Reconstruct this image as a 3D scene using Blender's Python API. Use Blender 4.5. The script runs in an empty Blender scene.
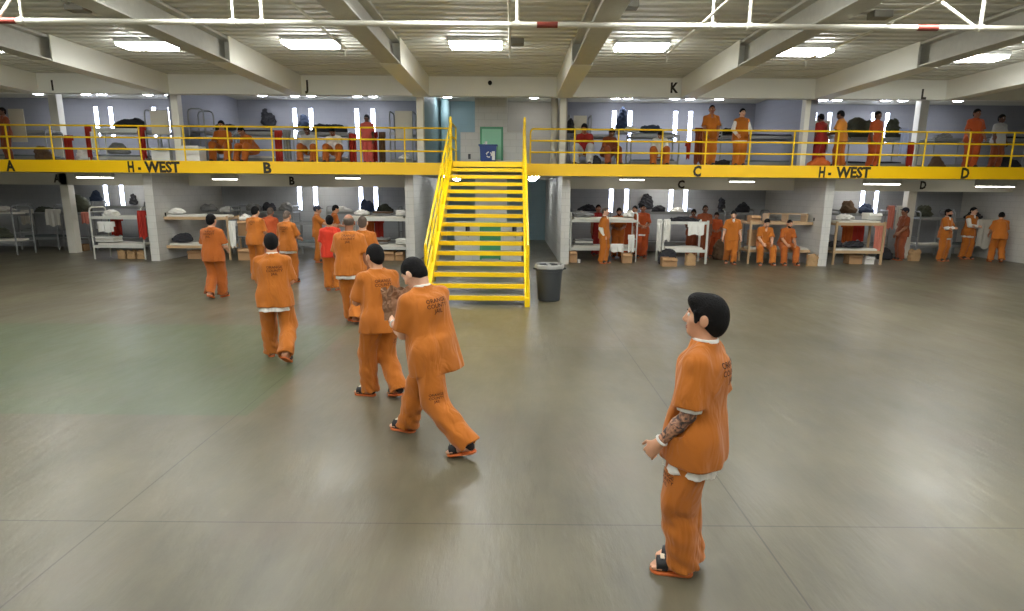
import bpy, bmesh, math, random
import numpy as np
from mathutils import Vector, Matrix
from mathutils.bvhtree import BVHTree

SC = bpy.context.scene
COL = SC.collection
rnd = random.Random(7)
R_ = math.radians

# ------------------------------------------------------------------ camera
CAM_H, FPX, PITCH, ROLL = 2.25, 588.0, R_(11.1), R_(0.45)
cam = bpy.data.cameras.new('camera')
cam.sensor_width = 36.0
cam.lens = FPX / 1024.0 * 36.0
cam.clip_end = 120
cam_o = bpy.data.objects.new('camera', cam)
COL.objects.link(cam_o)
cam_o.matrix_world = (Matrix.Translation((0, 0, CAM_H)) @ Matrix.Rotation(R_(90) - PITCH, 4, 'X')
                      @ Matrix.Rotation(ROLL, 4, 'Z'))
SC.camera = cam_o
_mr = cam_o.matrix_world.to_3x3()


def ray(px, py):
    return _mr @ Vector(((px - 512) / FPX, -(py - 305.5) / FPX, -1.0))


def at(px, py, y):
    d = ray(px, py)
    return Vector((0, 0, CAM_H)) + d * (y / d.y)


def gz(px, py, z=0.0):
    d = ray(px, py)
    return Vector((0, 0, CAM_H)) + d * ((z - CAM_H) / d.z)


def X(px, y, z=1.0):
    "world x of picture column px at depth y and height z"
    return (px - 512) * (y * math.cos(PITCH) + (CAM_H - z) * math.sin(PITCH)) / FPX


# ------------------------------------------------------------------ materials
MATS = {}


def srgb(r, g, b):
    f = lambda c: (c / 255 / 12.92) if c / 255 <= .04045 else ((c / 255 + .055) / 1.055) ** 2.4
    return (f(r), f(g), f(b), 1)


def mat(name, col, rough=.6, metal=0., vary=0., vscale=6., bump=0., bscale=40., emit=0., spec=None, sheen=0., coat=0.):
    if name in MATS:
        return MATS[name]
    m = bpy.data.materials.new(name)
    m.use_nodes = True
    nt = m.node_tree
    b = nt.nodes['Principled BSDF']
    b.inputs['Base Color'].default_value = col
    b.inputs['Roughness'].default_value = rough
    b.inputs['Metallic'].default_value = metal
    if spec is not None:
        b.inputs['Specular IOR Level'].default_value = spec
    if sheen:
        b.inputs['Sheen Weight'].default_value = sheen
    if coat:
        b.inputs['Coat Weight'].default_value = coat
    if emit:
        b.inputs['Emission Color'].default_value = col
        b.inputs['Emission Strength'].default_value = emit
    tc = nt.nodes.new('ShaderNodeTexCoord')
    if vary:
        n = nt.nodes.new('ShaderNodeTexNoise')
        n.inputs['Scale'].default_value = vscale
        n.inputs['Detail'].default_value = 5
        nt.links.new(tc.outputs['Object'], n.inputs['Vector'])
        mx = nt.nodes.new('ShaderNodeMix')
        mx.data_type = 'RGBA'
        lo = tuple(c * (1 - vary) for c in col[:3]) + (1,)
        hi = tuple(min(1, c * (1 + vary)) for c in col[:3]) + (1,)
        mx.inputs[6].default_value = lo
        mx.inputs[7].default_value = hi
        nt.links.new(n.outputs['Fac'], mx.inputs[0])
        nt.links.new(mx.outputs[2], b.inputs['Base Color'])
    if bump:
        n2 = nt.nodes.new('ShaderNodeTexNoise')
        n2.inputs['Scale'].default_value = bscale
        n2.inputs['Detail'].default_value = 4
        nt.links.new(tc.outputs['Object'], n2.inputs['Vector'])
        bp = nt.nodes.new('ShaderNodeBump')
        bp.inputs['Strength'].default_value = bump
        bp.inputs['Distance'].default_value = .02
        nt.links.new(n2.outputs['Fac'], bp.inputs['Height'])
        nt.links.new(bp.outputs['Normal'], b.inputs['Normal'])
    MATS[name] = m
    return m


def block_mat(name, col, mortar, bw=.4, bh=.2, rough=.55):
    "painted concrete block wall: brick pattern laid in the wall's own plane"
    if name in MATS:
        return MATS[name]
    m = bpy.data.materials.new(name)
    m.use_nodes = True
    nt = m.node_tree
    b = nt.nodes['Principled BSDF']
    b.inputs['Roughness'].default_value = rough
    tc = nt.nodes.new('ShaderNodeTexCoord')
    sep = nt.nodes.new('ShaderNodeSeparateXYZ')
    nt.links.new(tc.outputs['Object'], sep.inputs[0])
    add = nt.nodes.new('ShaderNodeMath')
    add.operation = 'ADD'
    nt.links.new(sep.outputs[0], add.inputs[0])
    nt.links.new(sep.outputs[1], add.inputs[1])
    cmb = nt.nodes.new('ShaderNodeCombineXYZ')
    nt.links.new(add.outputs[0], cmb.inputs[0])
    nt.links.new(sep.outputs[2], cmb.inputs[1])
    br = nt.nodes.new('ShaderNodeTexBrick')
    br.inputs['Scale'].default_value = 1.0
    br.inputs['Brick Width'].default_value = bw
    br.inputs['Row Height'].default_value = bh
    br.inputs['Mortar Size'].default_value = .006
    br.inputs['Mortar Smooth'].default_value = .3
    br.inputs['Color1'].default_value = col
    br.inputs['Color2'].default_value = tuple(c * .96 for c in col[:3]) + (1,)
    br.inputs['Mortar'].default_value = mortar
    nt.links.new(cmb.outputs[0], br.inputs['Vector'])
    nt.links.new(br.outputs['Color'], b.inputs['Base Color'])
    bp = nt.nodes.new('ShaderNodeBump')
    bp.inputs['Strength'].default_value = .25
    bp.inputs['Distance'].default_value = .01
    bp.invert = True
    nt.links.new(br.outputs['Fac'], bp.inputs['Height'])
    nt.links.new(bp.outputs['Normal'], b.inputs['Normal'])
    MATS[name] = m
    return m


def floor_mat():
    m = bpy.data.materials.new('polished_concrete')
    m.use_nodes = True
    nt = m.node_tree
    L = nt.links.new
    b = nt.nodes['Principled BSDF']
    tc = nt.nodes.new('ShaderNodeTexCoord')
    sep = nt.nodes.new('ShaderNodeSeparateXYZ')
    L(tc.outputs['Object'], sep.inputs[0])

    def noise(scale, detail, stretch=(1, 1, 1), rot=0.):
        mp = nt.nodes.new('ShaderNodeMapping')
        mp.inputs['Scale'].default_value = stretch
        mp.inputs['Rotation'].default_value = (0, 0, rot)
        L(tc.outputs['Object'], mp.inputs[0])
        n = nt.nodes.new('ShaderNodeTexNoise')
        n.inputs['Scale'].default_value = scale
        n.inputs['Detail'].default_value = detail
        n.inputs['Roughness'].default_value = .6
        L(mp.outputs[0], n.inputs['Vector'])
        return n.outputs['Fac']

    def math_(op, a, c=None, clamp=False):
        n = nt.nodes.new('ShaderNodeMath')
        n.operation = op
        n.use_clamp = clamp
        for i, v in enumerate((a, c)):
            if v is None:
                continue
            if isinstance(v, (int, float)):
                n.inputs[i].default_value = v
            else:
                L(v, n.inputs[i])
        return n.outputs[0]

    def mix(f, a, c):
        n = nt.nodes.new('ShaderNodeMix')
        n.data_type = 'RGBA'
        for i, v in ((0, f), (6, a), (7, c)):
            if isinstance(v, (tuple, float, int)):
                n.inputs[i].default_value = v
            else:
                L(v, n.inputs[i])
        return n.outputs[2]

    def ramp(v, lo, hi):
        n = nt.nodes.new('ShaderNodeMapRange')
        n.inputs[1].default_value = lo
        n.inputs[2].default_value = hi
        L(v, n.inputs[0])
        return n.outputs[0]
    big = ramp(noise(.35, 4), .35, .68)
    mid = ramp(noise(1.1, 6, (1, .45, 1), .5), .35, .7)
    fine = ramp(noise(5.5, 6, (1, .3, 1), -.4), .3, .75)
    base = mix(big, srgb(108, 101, 81), srgb(76, 72, 57))
    base = mix(math_('MULTIPLY', mid, .45), base, srgb(58, 56, 42))
    base = mix(math_('MULTIPLY', fine, .25), base, srgb(132, 124, 100))
    # greenish window-glass reflection painted into the floor colour
    green_refl = math_('MULTIPLY', math_('LESS_THAN', sep.outputs[0], -2.66), math_('GREATER_THAN', sep.outputs[1], 5.6))
    green_refl = math_('MULTIPLY', green_refl, math_('LESS_THAN', sep.outputs[1], 9.6))
    base = mix(math_('MULTIPLY', green_refl, .55), base, srgb(76, 94, 64))
    red = ramp(noise(.6, 3, (1, 1, 1), 1.1), .55, .75)
    base = mix(math_('MULTIPLY', red, .28), base, srgb(98, 74, 58))
    # saw-cut joints

    def joint(coord, off, per, w):
        a = math_('ADD', coord, -off + per * 40)
        a = math_('MODULO', a, per)
        a = math_('SUBTRACT', a, per / 2)
        a = math_('ABSOLUTE', a)
        return math_('GREATER_THAN', a, per / 2 - w)
    j = math_('MAXIMUM', joint(sep.outputs[0], -2.77, 4.43, .006), joint(sep.outputs[1], 3.67, 4.66, .006))
    base = mix(math_('MULTIPLY', j, .55), base, srgb(44, 40, 32))
    L(base, b.inputs['Base Color'])
    rough = math_('ADD', math_('MULTIPLY', mid, .08), math_('MULTIPLY', fine, .10))
    L(math_('ADD', rough, .275), b.inputs['Roughness'])
    b.inputs['Specular IOR Level'].default_value = .45
    bp = nt.nodes.new('ShaderNodeBump')
    bp.inputs['Strength'].default_value = .24
    bp.inputs['Distance'].default_value = .02
    L(math_('ADD', noise(9, 5, (1, .22, 1), .35), math_('MULTIPLY', noise(2.2, 3, (1, .5, 1), -.5), .9)), bp.inputs['Height'])
    L(bp.outputs['Normal'], b.inputs['Normal'])
    return m


WHITE = mat('white_paint', srgb(226, 222, 208), .5, vary=.03, vscale=2)
BEAMP = mat('beam_paint', srgb(228, 226, 214), .55, vary=.04, vscale=1.5)
DECKP = mat('roof_deck_paint', srgb(206, 204, 192), .5, metal=0.0, vary=.06, vscale=1)
STEELB = mat('sprayed_steel', srgb(186, 184, 174), .7, vary=.12, vscale=9, bump=.4, bscale=30)
DARK = mat('dark_void', srgb(28, 27, 25), .9)
YEL = mat('yellow_enamel', srgb(250, 208, 8), .35, vary=.05, vscale=4)
YELD = mat('yellow_edge_beam', srgb(252, 200, 4), .42, vary=.04, vscale=2)
BLACKP = mat('black_stencil_paint', srgb(38, 30, 16), .6)
TREAD = mat('tread_plate', srgb(120, 116, 104), .5, metal=.3, vary=.1, vscale=20)
PIPE = mat('white_pipe', srgb(216, 212, 196), .4)
REDB = mat('red_pipe_label', srgb(128, 52, 40), .5)
TUBE = mat('diffuser_glow', srgb(247, 250, 250), .5, emit=36.)
STRIP = mat('strip_glow_fill', srgb(255, 250, 240), .5, emit=22.)  # glow of the added fill strips behind the inner beam
DOMEG = mat('dome_glow', srgb(246, 250, 255), .5, emit=40.)
STRIPV = mat('strip_glow_near', srgb(255, 250, 236), .5, emit=15.)
SPOT = mat('round_light_glow', srgb(244, 248, 255), .5, emit=36.)
SLIT = mat('daylit_slit_pane', srgb(214, 224, 255), .3, emit=14.)
FIXT = mat('fixture_enamel', srgb(200, 200, 194), .4)
GREY = mat('grey_plastic', srgb(62, 65, 68), .45, vary=.06)
BLUE = mat('blue_plastic', srgb(36, 66, 132), .4, vary=.05)
LINER = mat('translucent_liner', srgb(160, 160, 156), .35)
BUNKW = mat('white_bunk_enamel', srgb(206, 206, 196), .4, vary=.04)
BUNKG = mat('grey_bunk_enamel', srgb(138, 140, 138), .45, vary=.05)
BUNKT = mat('tan_bunk_enamel', srgb(190, 160, 122), .5, vary=.06)
MATT = mat('mattress_ticking', srgb(216, 212, 200), .85, vary=.05, bump=.3, bscale=25)
MATG = mat('grey_mattress', srgb(104, 112, 110), .85, vary=.08, bump=.3, bscale=25)
SHEET = mat('white_cotton', srgb(226, 224, 216), .9, bump=.35, bscale=18)
DCLOTH = mat('dark_cloth', srgb(44, 44, 48), .95, vary=.2, bump=.4, bscale=20)
NCLOTH = mat('navy_cloth', srgb(48, 60, 84), .95, vary=.2, bump=.4, bscale=20)
OLCLOTH = mat('olive_cloth', srgb(70, 72, 58), .95, vary=.2, bump=.4, bscale=20)
GCLOTH = mat('grey_cloth', srgb(130, 130, 128), .95, vary=.2, bump=.4, bscale=20)
BRCLOTH = mat('brown_cloth', srgb(92, 70, 50), .95, vary=.2, bump=.4, bscale=20)
REDCL = mat('red_cloth', srgb(164, 44, 30), .9, vary=.1, bump=.4, bscale=20)
ORCL = mat('orange_cloth', srgb(176, 84, 26), .9, vary=.1, bump=.4, bscale=20)
PINKCL = mat('pale_red_cloth', srgb(222, 138, 118), .9, vary=.1, bump=.4, bscale=20)
CRUMP = mat('crumpled_kraft', srgb(132, 96, 68), .9, vary=.25, vscale=18, bump=.8, bscale=24)
KRAFT = mat('kraft_paper', srgb(176, 142, 100), .85, vary=.12, vscale=14, bump=.5, bscale=22)
BOARD = mat('cardboard', srgb(176, 138, 98), .85, vary=.06)
GREEN = mat('green_panel', srgb(70, 150, 104), .45, vary=.04)
GREENL = mat('pale_green_panel', srgb(136, 200, 160), .4, vary=.03)
BLK = block_mat('white_block_wall', srgb(208, 206, 198), srgb(186, 184, 176))
BLKG = block_mat('grey_block_wall', srgb(172, 174, 176), srgb(156, 158, 160))
BLKU = block_mat('upper_grey_wall', srgb(150, 151, 160), srgb(142, 143, 152))
BLKT = block_mat('teal_wall', srgb(146, 172, 176), srgb(138, 163, 168))
BLKB = block_mat('beige_grey_wall', srgb(190, 183, 170), srgb(182, 175, 162))
SLAB = mat('mezzanine_concrete', srgb(176, 174, 164), .7, vary=.05)
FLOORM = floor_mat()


# ------------------------------------------------------------------ mesh helpers
class MB:
    def __init__(s):
        s.v, s.f, s.mi, s.mats, s.cur = [], [], [], [], 0

    def use(s, m):
        if m not in s.mats:
            s.mats.append(m)
        s.cur = s.mats.index(m)
        return s

    def quad(s, pts):
        b = len(s.v)
        s.v += [tuple(p) for p in pts]
        s.f.append(tuple(range(b, b + len(pts))))
        s.mi.append(s.cur)

    def box(s, c, d, rot=None):
        b = len(s.v)
        for i in range(8):
            p = Vector(((-.5, .5)[i & 1] * d[0], (-.5, .5)[i >> 1 & 1] * d[1], (-.5, .5)[i >> 2 & 1] * d[2]))
            if rot is not None:
                p = rot @ p
            s.v.append((c[0] + p.x, c[1] + p.y, c[2] + p.z))
        for q in ((0, 2, 3, 1), (4, 5, 7, 6), (0, 1, 5, 4), (2, 6, 7, 3), (0, 4, 6, 2), (1, 3, 7, 5)):
            s.f.append(tuple(b + i for i in q))
            s.mi.append(s.cur)
        return s

    def span(s, x0, x1, y0, y1, z0, z1):
        return s.box(((x0 + x1) / 2, (y0 + y1) / 2, (z0 + z1) / 2), (x1 - x0, y1 - y0, z1 - z0))

    def tube(s, path, r, n=8, cap=True):
        path = [Vector(p) for p in path]
        rr = r if isinstance(r, (list, tuple)) else [r] * len(path)
        t0 = (path[1] - path[0]).normalized()
        up = Vector((0, 0, 1)) if abs(t0.z) < .9 else Vector((1, 0, 0))
        u = t0.cross(up).normalized()
        b = len(s.v)
        for i, p in enumerate(path):
            a = path[max(i - 1, 0)]
            c = path[min(i + 1, len(path) - 1)]
            t = (c - a).normalized()
            u = (u - t * u.dot(t)).normalized()
            w = t.cross(u)
            for k in range(n):
                an = 2 * math.pi * k / n
                q = p + (u * math.cos(an) + w * math.sin(an)) * rr[i]
                s.v.append(tuple(q))
        for i in range(len(path) - 1):
            for k in range(n):
                k2 = (k + 1) % n
                s.f.append((b + i * n + k, b + i * n + k2, b + (i + 1) * n + k2, b + (i + 1) * n + k))
                s.mi.append(s.cur)
        if cap:
            s.f.append(tuple(b + k for k in range(n))[::-1])
            s.mi.append(s.cur)
            e = b + (len(path) - 1) * n
            s.f.append(tuple(e + k for k in range(n)))
            s.mi.append(s.cur)
        return s

    def lathe(s, prof, c=(0, 0, 0), n=24, wob=None, cap=True):
        b = len(s.v)
        for i, (r, z) in enumerate(prof):
            for k in range(n):
                an = 2 * math.pi * k / n
                r2 = r * (1 + (wob(i, an) if wob else 0))
                s.v.append((c[0] + r2 * math.cos(an), c[1] + r2 * math.sin(an), c[2] + z))
        for i in range(len(prof) - 1):
            for k in range(n):
                k2 = (k + 1) % n
                s.f.append((b + i * n + k, b + i * n + k2, b + (i + 1) * n + k2, b + (i + 1) * n + k))
                s.mi.append(s.cur)
        if not cap:
            return s
        s.f.append(tuple(b + k for k in range(n))[::-1])
        s.mi.append(s.cur)
        e = b + (len(prof) - 1) * n
        s.f.append(tuple(e + k for k in range(n)))
        s.mi.append(s.cur)
        return s

    def sheet(s, fn, nu, nv, th):
        "thick sheet: fn(u, v) -> (point, normal)"
        b = len(s.v)
        for side in (1, -1):
            for i in range(nu + 1):
                for j in range(nv + 1):
                    p, n = fn(i / nu, j / nv)
                    s.v.append(tuple(Vector(p) + Vector(n) * (side * th / 2)))
        o = (nu + 1) * (nv + 1)
        ix = lambda i, j, q=0: b + q * o + i * (nv + 1) + j
        for i in range(nu):
            for j in range(nv):
                s.f.append((ix(i, j), ix(i + 1, j), ix(i + 1, j + 1), ix(i, j + 1)))
                s.f.append((ix(i, j, 1), ix(i, j + 1, 1), ix(i + 1, j + 1, 1), ix(i + 1, j, 1)))
                s.mi += [s.cur] * 2
        for i in range(nu):
            for j in (0, nv):
                s.f.append((ix(i, j), ix(i, j, 1), ix(i + 1, j, 1), ix(i + 1, j)))
                s.mi.append(s.cur)
        for j in range(nv):
            for i in (0, nu):
                s.f.append((ix(i, j), ix(i, j + 1), ix(i, j + 1, 1), ix(i, j, 1)))
                s.mi.append(s.cur)
        return s

    def build(s, name, m=None, parent=None, smooth=False, bevel=0., loc=None, fix=True):
        me = bpy.data.meshes.new(name)
        me.from_pydata(s.v, [], s.f)
        for mm in (s.mats or [m]):
            me.materials.append(mm)
        if s.mats:
            me.polygons.foreach_set('material_index', s.mi)
        if fix:
            bm = bmesh.new()
            bm.from_mesh(me)
            bmesh.ops.recalc_face_normals(bm, faces=bm.faces)
            bm.to_mesh(me)
            bm.free()
        if smooth:
            me.polygons.foreach_set('use_smooth', [True] * len(me.polygons))
        o = bpy.data.objects.new(name, me)
        COL.objects.link(o)
        if parent is not None:
            o.parent = parent
        if loc is not None:
            o.location = loc
        if bevel:
            md = o.modifiers.new('bevel', 'BEVEL')
            md.width = bevel
            md.segments = 2
            md.limit_method = 'ANGLE'
        if smooth:
            try:
                me.set_sharp_from_angle(angle=R_(40))
            except Exception:
                pass
        return o


def tag(o, label, cat, group=None):
    o['label'] = label
    o['category'] = cat
    if group:
        o['group'] = group
    return o


def struct(o):
    o['kind'] = 'structure'
    return o


def empty(name, loc=(0, 0, 0), rz=0.):
    o = bpy.data.objects.new(name, None)
    COL.objects.link(o)
    o.location = loc
    o.rotation_euler = (0, 0, rz)
    o.empty_display_size = .2
    return o


def copy_tree(o, parent=None):
    c = o.copy()
    COL.objects.link(c)
    c.parent = parent
    for ch in list(o.children):
        copy_tree(ch, c)
    return c


_TXT = {}


def text_mesh(body, size=1.0, bold=.0):
    "vertices and faces of flat lettering, centred on x, baseline at 0"
    key = (body, bold)
    if key not in _TXT:
        cu = bpy.data.curves.new('lettering', 'FONT')
        cu.body = body
        cu.align_x = 'CENTER'
        cu.size = 1.0
        cu.offset = bold
        cu.resolution_u = 2
        cu.space_line = .95
        o = bpy.data.objects.new('lettering', cu)
        COL.objects.link(o)
        bpy.context.view_layer.update()
        dg = bpy.context.evaluated_depsgraph_get()
        me = bpy.data.meshes.new_from_object(o.evaluated_get(dg))
        _TXT[key] = ([tuple(v.co) for v in me.vertices], [tuple(p.vertices) for p in me.polygons])
        bpy.data.objects.remove(o)
        bpy.data.meshes.remove(me)
    v, f = _TXT[key]
    return [(x * size, y * size, z) for x, y, z in v], f


def lettering(body, c, h, wscale, m, parent, y, name='lettering', bold=.045, width=None):
    "stencil letters on a wall face that looks toward -y"
    v, f = text_mesh(body, h / .72, bold)
    if width:
        x0, x1 = min(q[0] for q in v), max(q[0] for q in v)
        wscale = width / (x1 - x0)
        v = [(q[0] - (x0 + x1) / 2, q[1], q[2]) for q in v]
    me = bpy.data.meshes.new(name)
    me.from_pydata([(c[0] + x * wscale, y, c[1] + yy) for x, yy, _ in v], [], f)
    me.materials.append(m)
    o = bpy.data.objects.new(name, me)
    COL.objects.link(o)
    o.parent = parent
    return o
# ------------------------------------------------------------------ distance-field modelling (people, cloth heaps, bags)
class F:
    def __init__(s, lo, hi, h):
        s.lo = np.array(lo, np.float32)
        s.h = h
        n = np.ceil((np.array(hi) - np.array(lo)) / h).astype(int) + 1
        s.n = n
        s.D = np.full(n, .25, np.float32)
        s.ax = [(s.lo[i] + h * np.arange(n[i])).astype(np.float32) for i in range(3)]

    def grid(s, lo=None, hi=None):
        sl = []
        for i in range(3):
            a = 0 if lo is None else max(0, int((lo[i] - s.lo[i]) / s.h))
            b = s.n[i] if hi is None else min(s.n[i], int((hi[i] - s.lo[i]) / s.h) + 2)
            sl.append(slice(a, max(a, b)))
        g = (s.ax[0][sl[0]][:, None, None], s.ax[1][sl[1]][None, :, None], s.ax[2][sl[2]][None, None, :])
        return tuple(sl), g

    def put(s, fn, lo, hi, k=.02, sub=False):
        m = k + 3 * s.h
        sl, g = s.grid(np.array(lo) - m, np.array(hi) + m)
        a = s.D[sl]
        if a.size == 0:
            return s
        d = fn(*g).astype(np.float32)
        if sub:
            d = -d
            if k:
                q = np.maximum(k - np.abs(a - d), 0) / k
                s.D[sl] = np.maximum(a, d) + q * q * k * .25
            else:
                s.D[sl] = np.maximum(a, d)
        elif k:
            q = np.maximum(k - np.abs(a - d), 0) / k
            s.D[sl] = np.minimum(a, d) - q * q * k * .25
        else:
            s.D[sl] = np.minimum(a, d)
        return s

    def cone(s, a, b, ra, rb, k=.02, flat=False, flat0=False, sub=False):
        a, b = np.array(a, float), np.array(b, float)
        ab = b - a
        L2 = max(float(ab @ ab), 1e-9)
        L = math.sqrt(L2)
        e = ab / L

        def fn(x, y, z):
            px, py, pz = x - a[0], y - a[1], z - a[2]
            w = px * e[0] + py * e[1] + pz * e[2]
            t = np.clip(w / L, 0, 1)
            qx, qy, qz = px - ab[0] * t, py - ab[1] * t, pz - ab[2] * t
            d = np.sqrt(qx * qx + qy * qy + qz * qz) - (ra + (rb - ra) * t)
            if flat:
                d = np.maximum(d, w - L)
            if flat0:
                d = np.maximum(d, -w)
            return d
        r = max(ra, rb)
        return s.put(fn, np.minimum(a, b) - r, np.maximum(a, b) + r, k, sub)

    def ell(s, c, r, R=None, k=.02, sub=False):
        c, r = np.array(c, float), np.array(r, float)
        R = np.eye(3) if R is None else np.array(R, float)   # columns: local axes

        def fn(x, y, z):
            px, py, pz = x - c[0], y - c[1], z - c[2]
            k0 = k1 = 0
            for i in range(3):
                q = px * R[0, i] + py * R[1, i] + pz * R[2, i]
                k0 = k0 + (q / r[i]) ** 2
                k1 = k1 + (q / r[i] ** 2) ** 2
            k0, k1 = np.sqrt(k0), np.sqrt(np.maximum(k1, 1e-12))
            return k0 * (k0 - 1) / k1
        m = np.abs(R) @ r
        return s.put(fn, c - m, c + m, k, sub)

    def econe(s, a, b, ra, rb, U, V, k=.03, flat=True, power=2.0, cap=.06):
        "elliptic cone from a to b, half widths ra=(u, v) at a and rb at b"
        a, b, U, V = (np.array(q, float) for q in (a, b, U, V))
        ab = b - a
        L = float(np.linalg.norm(ab))
        e = ab / L

        def fn(x, y, z):
            px, py, pz = x - a[0], y - a[1], z - a[2]
            w = px * e[0] + py * e[1] + pz * e[2]
            t = np.clip(w / L, 0, 1)
            u = px * U[0] + py * U[1] + pz * U[2] - t * float(ab @ U)
            v = px * V[0] + py * V[1] + pz * V[2] - t * float(ab @ V)
            ru, rv = ra[0] + (rb[0] - ra[0]) * t, ra[1] + (rb[1] - ra[1]) * t
            o = np.where(w < 0, -w, np.maximum(w - L, 0))
            q = (np.abs(u / ru) ** power + np.abs(v / rv) ** power) ** (2 / power) + (o / cap) ** 2
            q = np.sqrt(q)
            g = np.sqrt((u / ru ** 2) ** 2 + (v / rv ** 2) ** 2 + (o / cap ** 2) ** 2)
            d = q * (q - 1) / np.maximum(g, 1e-3)
            d = np.where(q < .5, np.minimum(d, -.02), d)
            if flat:
                d = np.maximum(d, w - L)
            return d
        r = max(*ra, *rb)
        return s.put(fn, np.minimum(a, b) - r, np.maximum(a, b) + r, k)

    def disp(s, fn):
        _, g = s.grid()
        s.D = s.D + fn(*g).astype(np.float32)
        return s

    def clip(s, n, p):
        n = np.array(n, float)
        _, (x, y, z) = s.grid()
        s.D = np.maximum(s.D, ((x - p[0]) * n[0] + (y - p[1]) * n[1] + (z - p[2]) * n[2]).astype(np.float32))
        return s

    def mesh(s, name, mats, matfn=None):
        D = s.D.copy()
        D[0], D[-1] = np.maximum(D[0], .01), np.maximum(D[-1], .01)
        D[:, 0], D[:, -1] = np.maximum(D[:, 0], .01), np.maximum(D[:, -1], .01)
        D[:, :, 0], D[:, :, -1] = np.maximum(D[:, :, 0], .01), np.maximum(D[:, :, -1], .01)
        I = D < 0
        nx, ny, nz = D.shape
        cnt = np.zeros((nx - 1, ny - 1, nz - 1), np.uint8)
        offs = [(i, j, k) for i in (0, 1) for j in (0, 1) for k in (0, 1)]
        for i, j, k in offs:
            cnt += I[i:nx - 1 + i, j:ny - 1 + j, k:nz - 1 + k]
        act = np.argwhere((cnt > 0) & (cnt < 8))
        idx = np.full(cnt.shape, -1, np.int32)
        idx[act[:, 0], act[:, 1], act[:, 2]] = np.arange(len(act))
        val = np.stack([D[act[:, 0] + o[0], act[:, 1] + o[1], act[:, 2] + o[2]] for o in offs], 1)
        acc = np.zeros((len(act), 3), np.float32)
        num = np.zeros(len(act), np.float32)
        for p in range(8):
            for bit in (1, 2, 4):
                q = p | bit
                if q == p:
                    continue
                a, b = val[:, p], val[:, q]
                mk = (a < 0) != (b < 0)
                t = np.where(mk, a / np.where(mk, a - b, 1), 0)
                po, qo = np.array(offs[p], np.float32), np.array(offs[q], np.float32)
                acc += np.where(mk[:, None], po + t[:, None] * (qo - po), 0)
                num += mk
        V = (act + acc / np.maximum(num, 1)[:, None]) * s.h + s.lo
        Q = []
        for axis in range(3):
            sl0, sl1 = [slice(None)] * 3, [slice(None)] * 3
            sl0[axis], sl1[axis] = slice(0, -1), slice(1, None)
            A, B = I[tuple(sl0)], I[tuple(sl1)]
            e = np.argwhere(A != B)
            a1, a2 = (axis + 1) % 3, (axis + 2) % 3
            ok = (e[:, a1] > 0) & (e[:, a2] > 0) & (e[:, a1] < D.shape[a1] - 1) & (e[:, a2] < D.shape[a2] - 1)
            e = e[ok]
            ins = A[e[:, 0], e[:, 1], e[:, 2]]

            def cell(d1, d2):
                c = e.copy()
                c[:, a1] -= d1
                c[:, a2] -= d2
                return idx[c[:, 0], c[:, 1], c[:, 2]]
            q = np.stack([cell(1, 1), cell(0, 1), cell(0, 0), cell(1, 0)], 1)
            q[~ins] = q[~ins][:, ::-1]
            Q.append(q)
        Q = np.concatenate(Q)
        me = bpy.data.meshes.new(name)
        me.vertices.add(len(V))
        me.vertices.foreach_set('co', V.astype(np.float32).ravel())
        me.loops.add(4 * len(Q))
        me.loops.foreach_set('vertex_index', Q.astype(np.int32).ravel())
        me.polygons.add(len(Q))
        me.polygons.foreach_set('loop_start', np.arange(0, 4 * len(Q), 4, dtype=np.int32))
        me.polygons.foreach_set('use_smooth', np.ones(len(Q), bool))
        for m in mats:
            me.materials.append(m)
        if matfn is not None:
            me.polygons.foreach_set('material_index', matfn(V[Q].mean(1)).astype(np.int32))
        me.update(calc_edges=True)
        me.validate()
        return me


def link(name, me, parent=None):
    o = bpy.data.objects.new(name, me)
    COL.objects.link(o)
    o.parent = parent
    return o


# ------------------------------------------------------------------ people
def skin_mat(name, col):
    return mat('skin_' + name, col, .5, vary=.07, vscale=30, bump=.05, bscale=160)


SKIN = {'tan': skin_mat('tan', srgb(206, 152, 118)), 'light': skin_mat('light', srgb(224, 176, 146)),
        'brown': skin_mat('brown', srgb(156, 104, 76)), 'dark': skin_mat('dark', srgb(104, 68, 50))}
HAIRM = mat('black_hair', srgb(15, 13, 13), .75, vary=.3, vscale=60, bump=.5, bscale=120, spec=.2)
GHAIR = mat('grey_brown_hair', srgb(96, 80, 68), .7, vary=.3, vscale=60, bump=.7, bscale=120)
CAPM = mat('dark_cap', srgb(48, 50, 62), .85, bump=.3, bscale=60)
EYEW = mat('eye_white', srgb(226, 222, 216), .3)
EYED = mat('eye_iris', srgb(40, 26, 20), .25)
LIP = mat('lip_skin', srgb(158, 92, 80), .5)


def cloth_mat(name, col):
    if name in MATS:
        return MATS[name]
    m = mat(name, col, .9, vary=.07, vscale=5, sheen=.15)
    nt = m.node_tree
    b = nt.nodes['Principled BSDF']
    tc = nt.nodes.new('ShaderNodeTexCoord')
    n1 = nt.nodes.new('ShaderNodeTexNoise')
    n1.inputs['Scale'].default_value = 7
    n1.inputs['Detail'].default_value = 2.5
    n1.inputs['Distortion'].default_value = 1.1
    mp = nt.nodes.new('ShaderNodeMapping')
    mp.inputs['Rotation'].default_value = (.25, -.3, .4)
    mp.inputs['Scale'].default_value = (1, 1, .38)
    nt.links.new(tc.outputs['Object'], mp.inputs[0])
    nt.links.new(mp.outputs[0], n1.inputs['Vector'])
    bp = nt.nodes.new('ShaderNodeBump')
    bp.inputs['Strength'].default_value = .8
    bp.inputs['Distance'].default_value = .05
    nt.links.new(n1.outputs['Fac'], bp.inputs['Height'])
    nt.links.new(bp.outputs['Normal'], b.inputs['Normal'])
    return m


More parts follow.
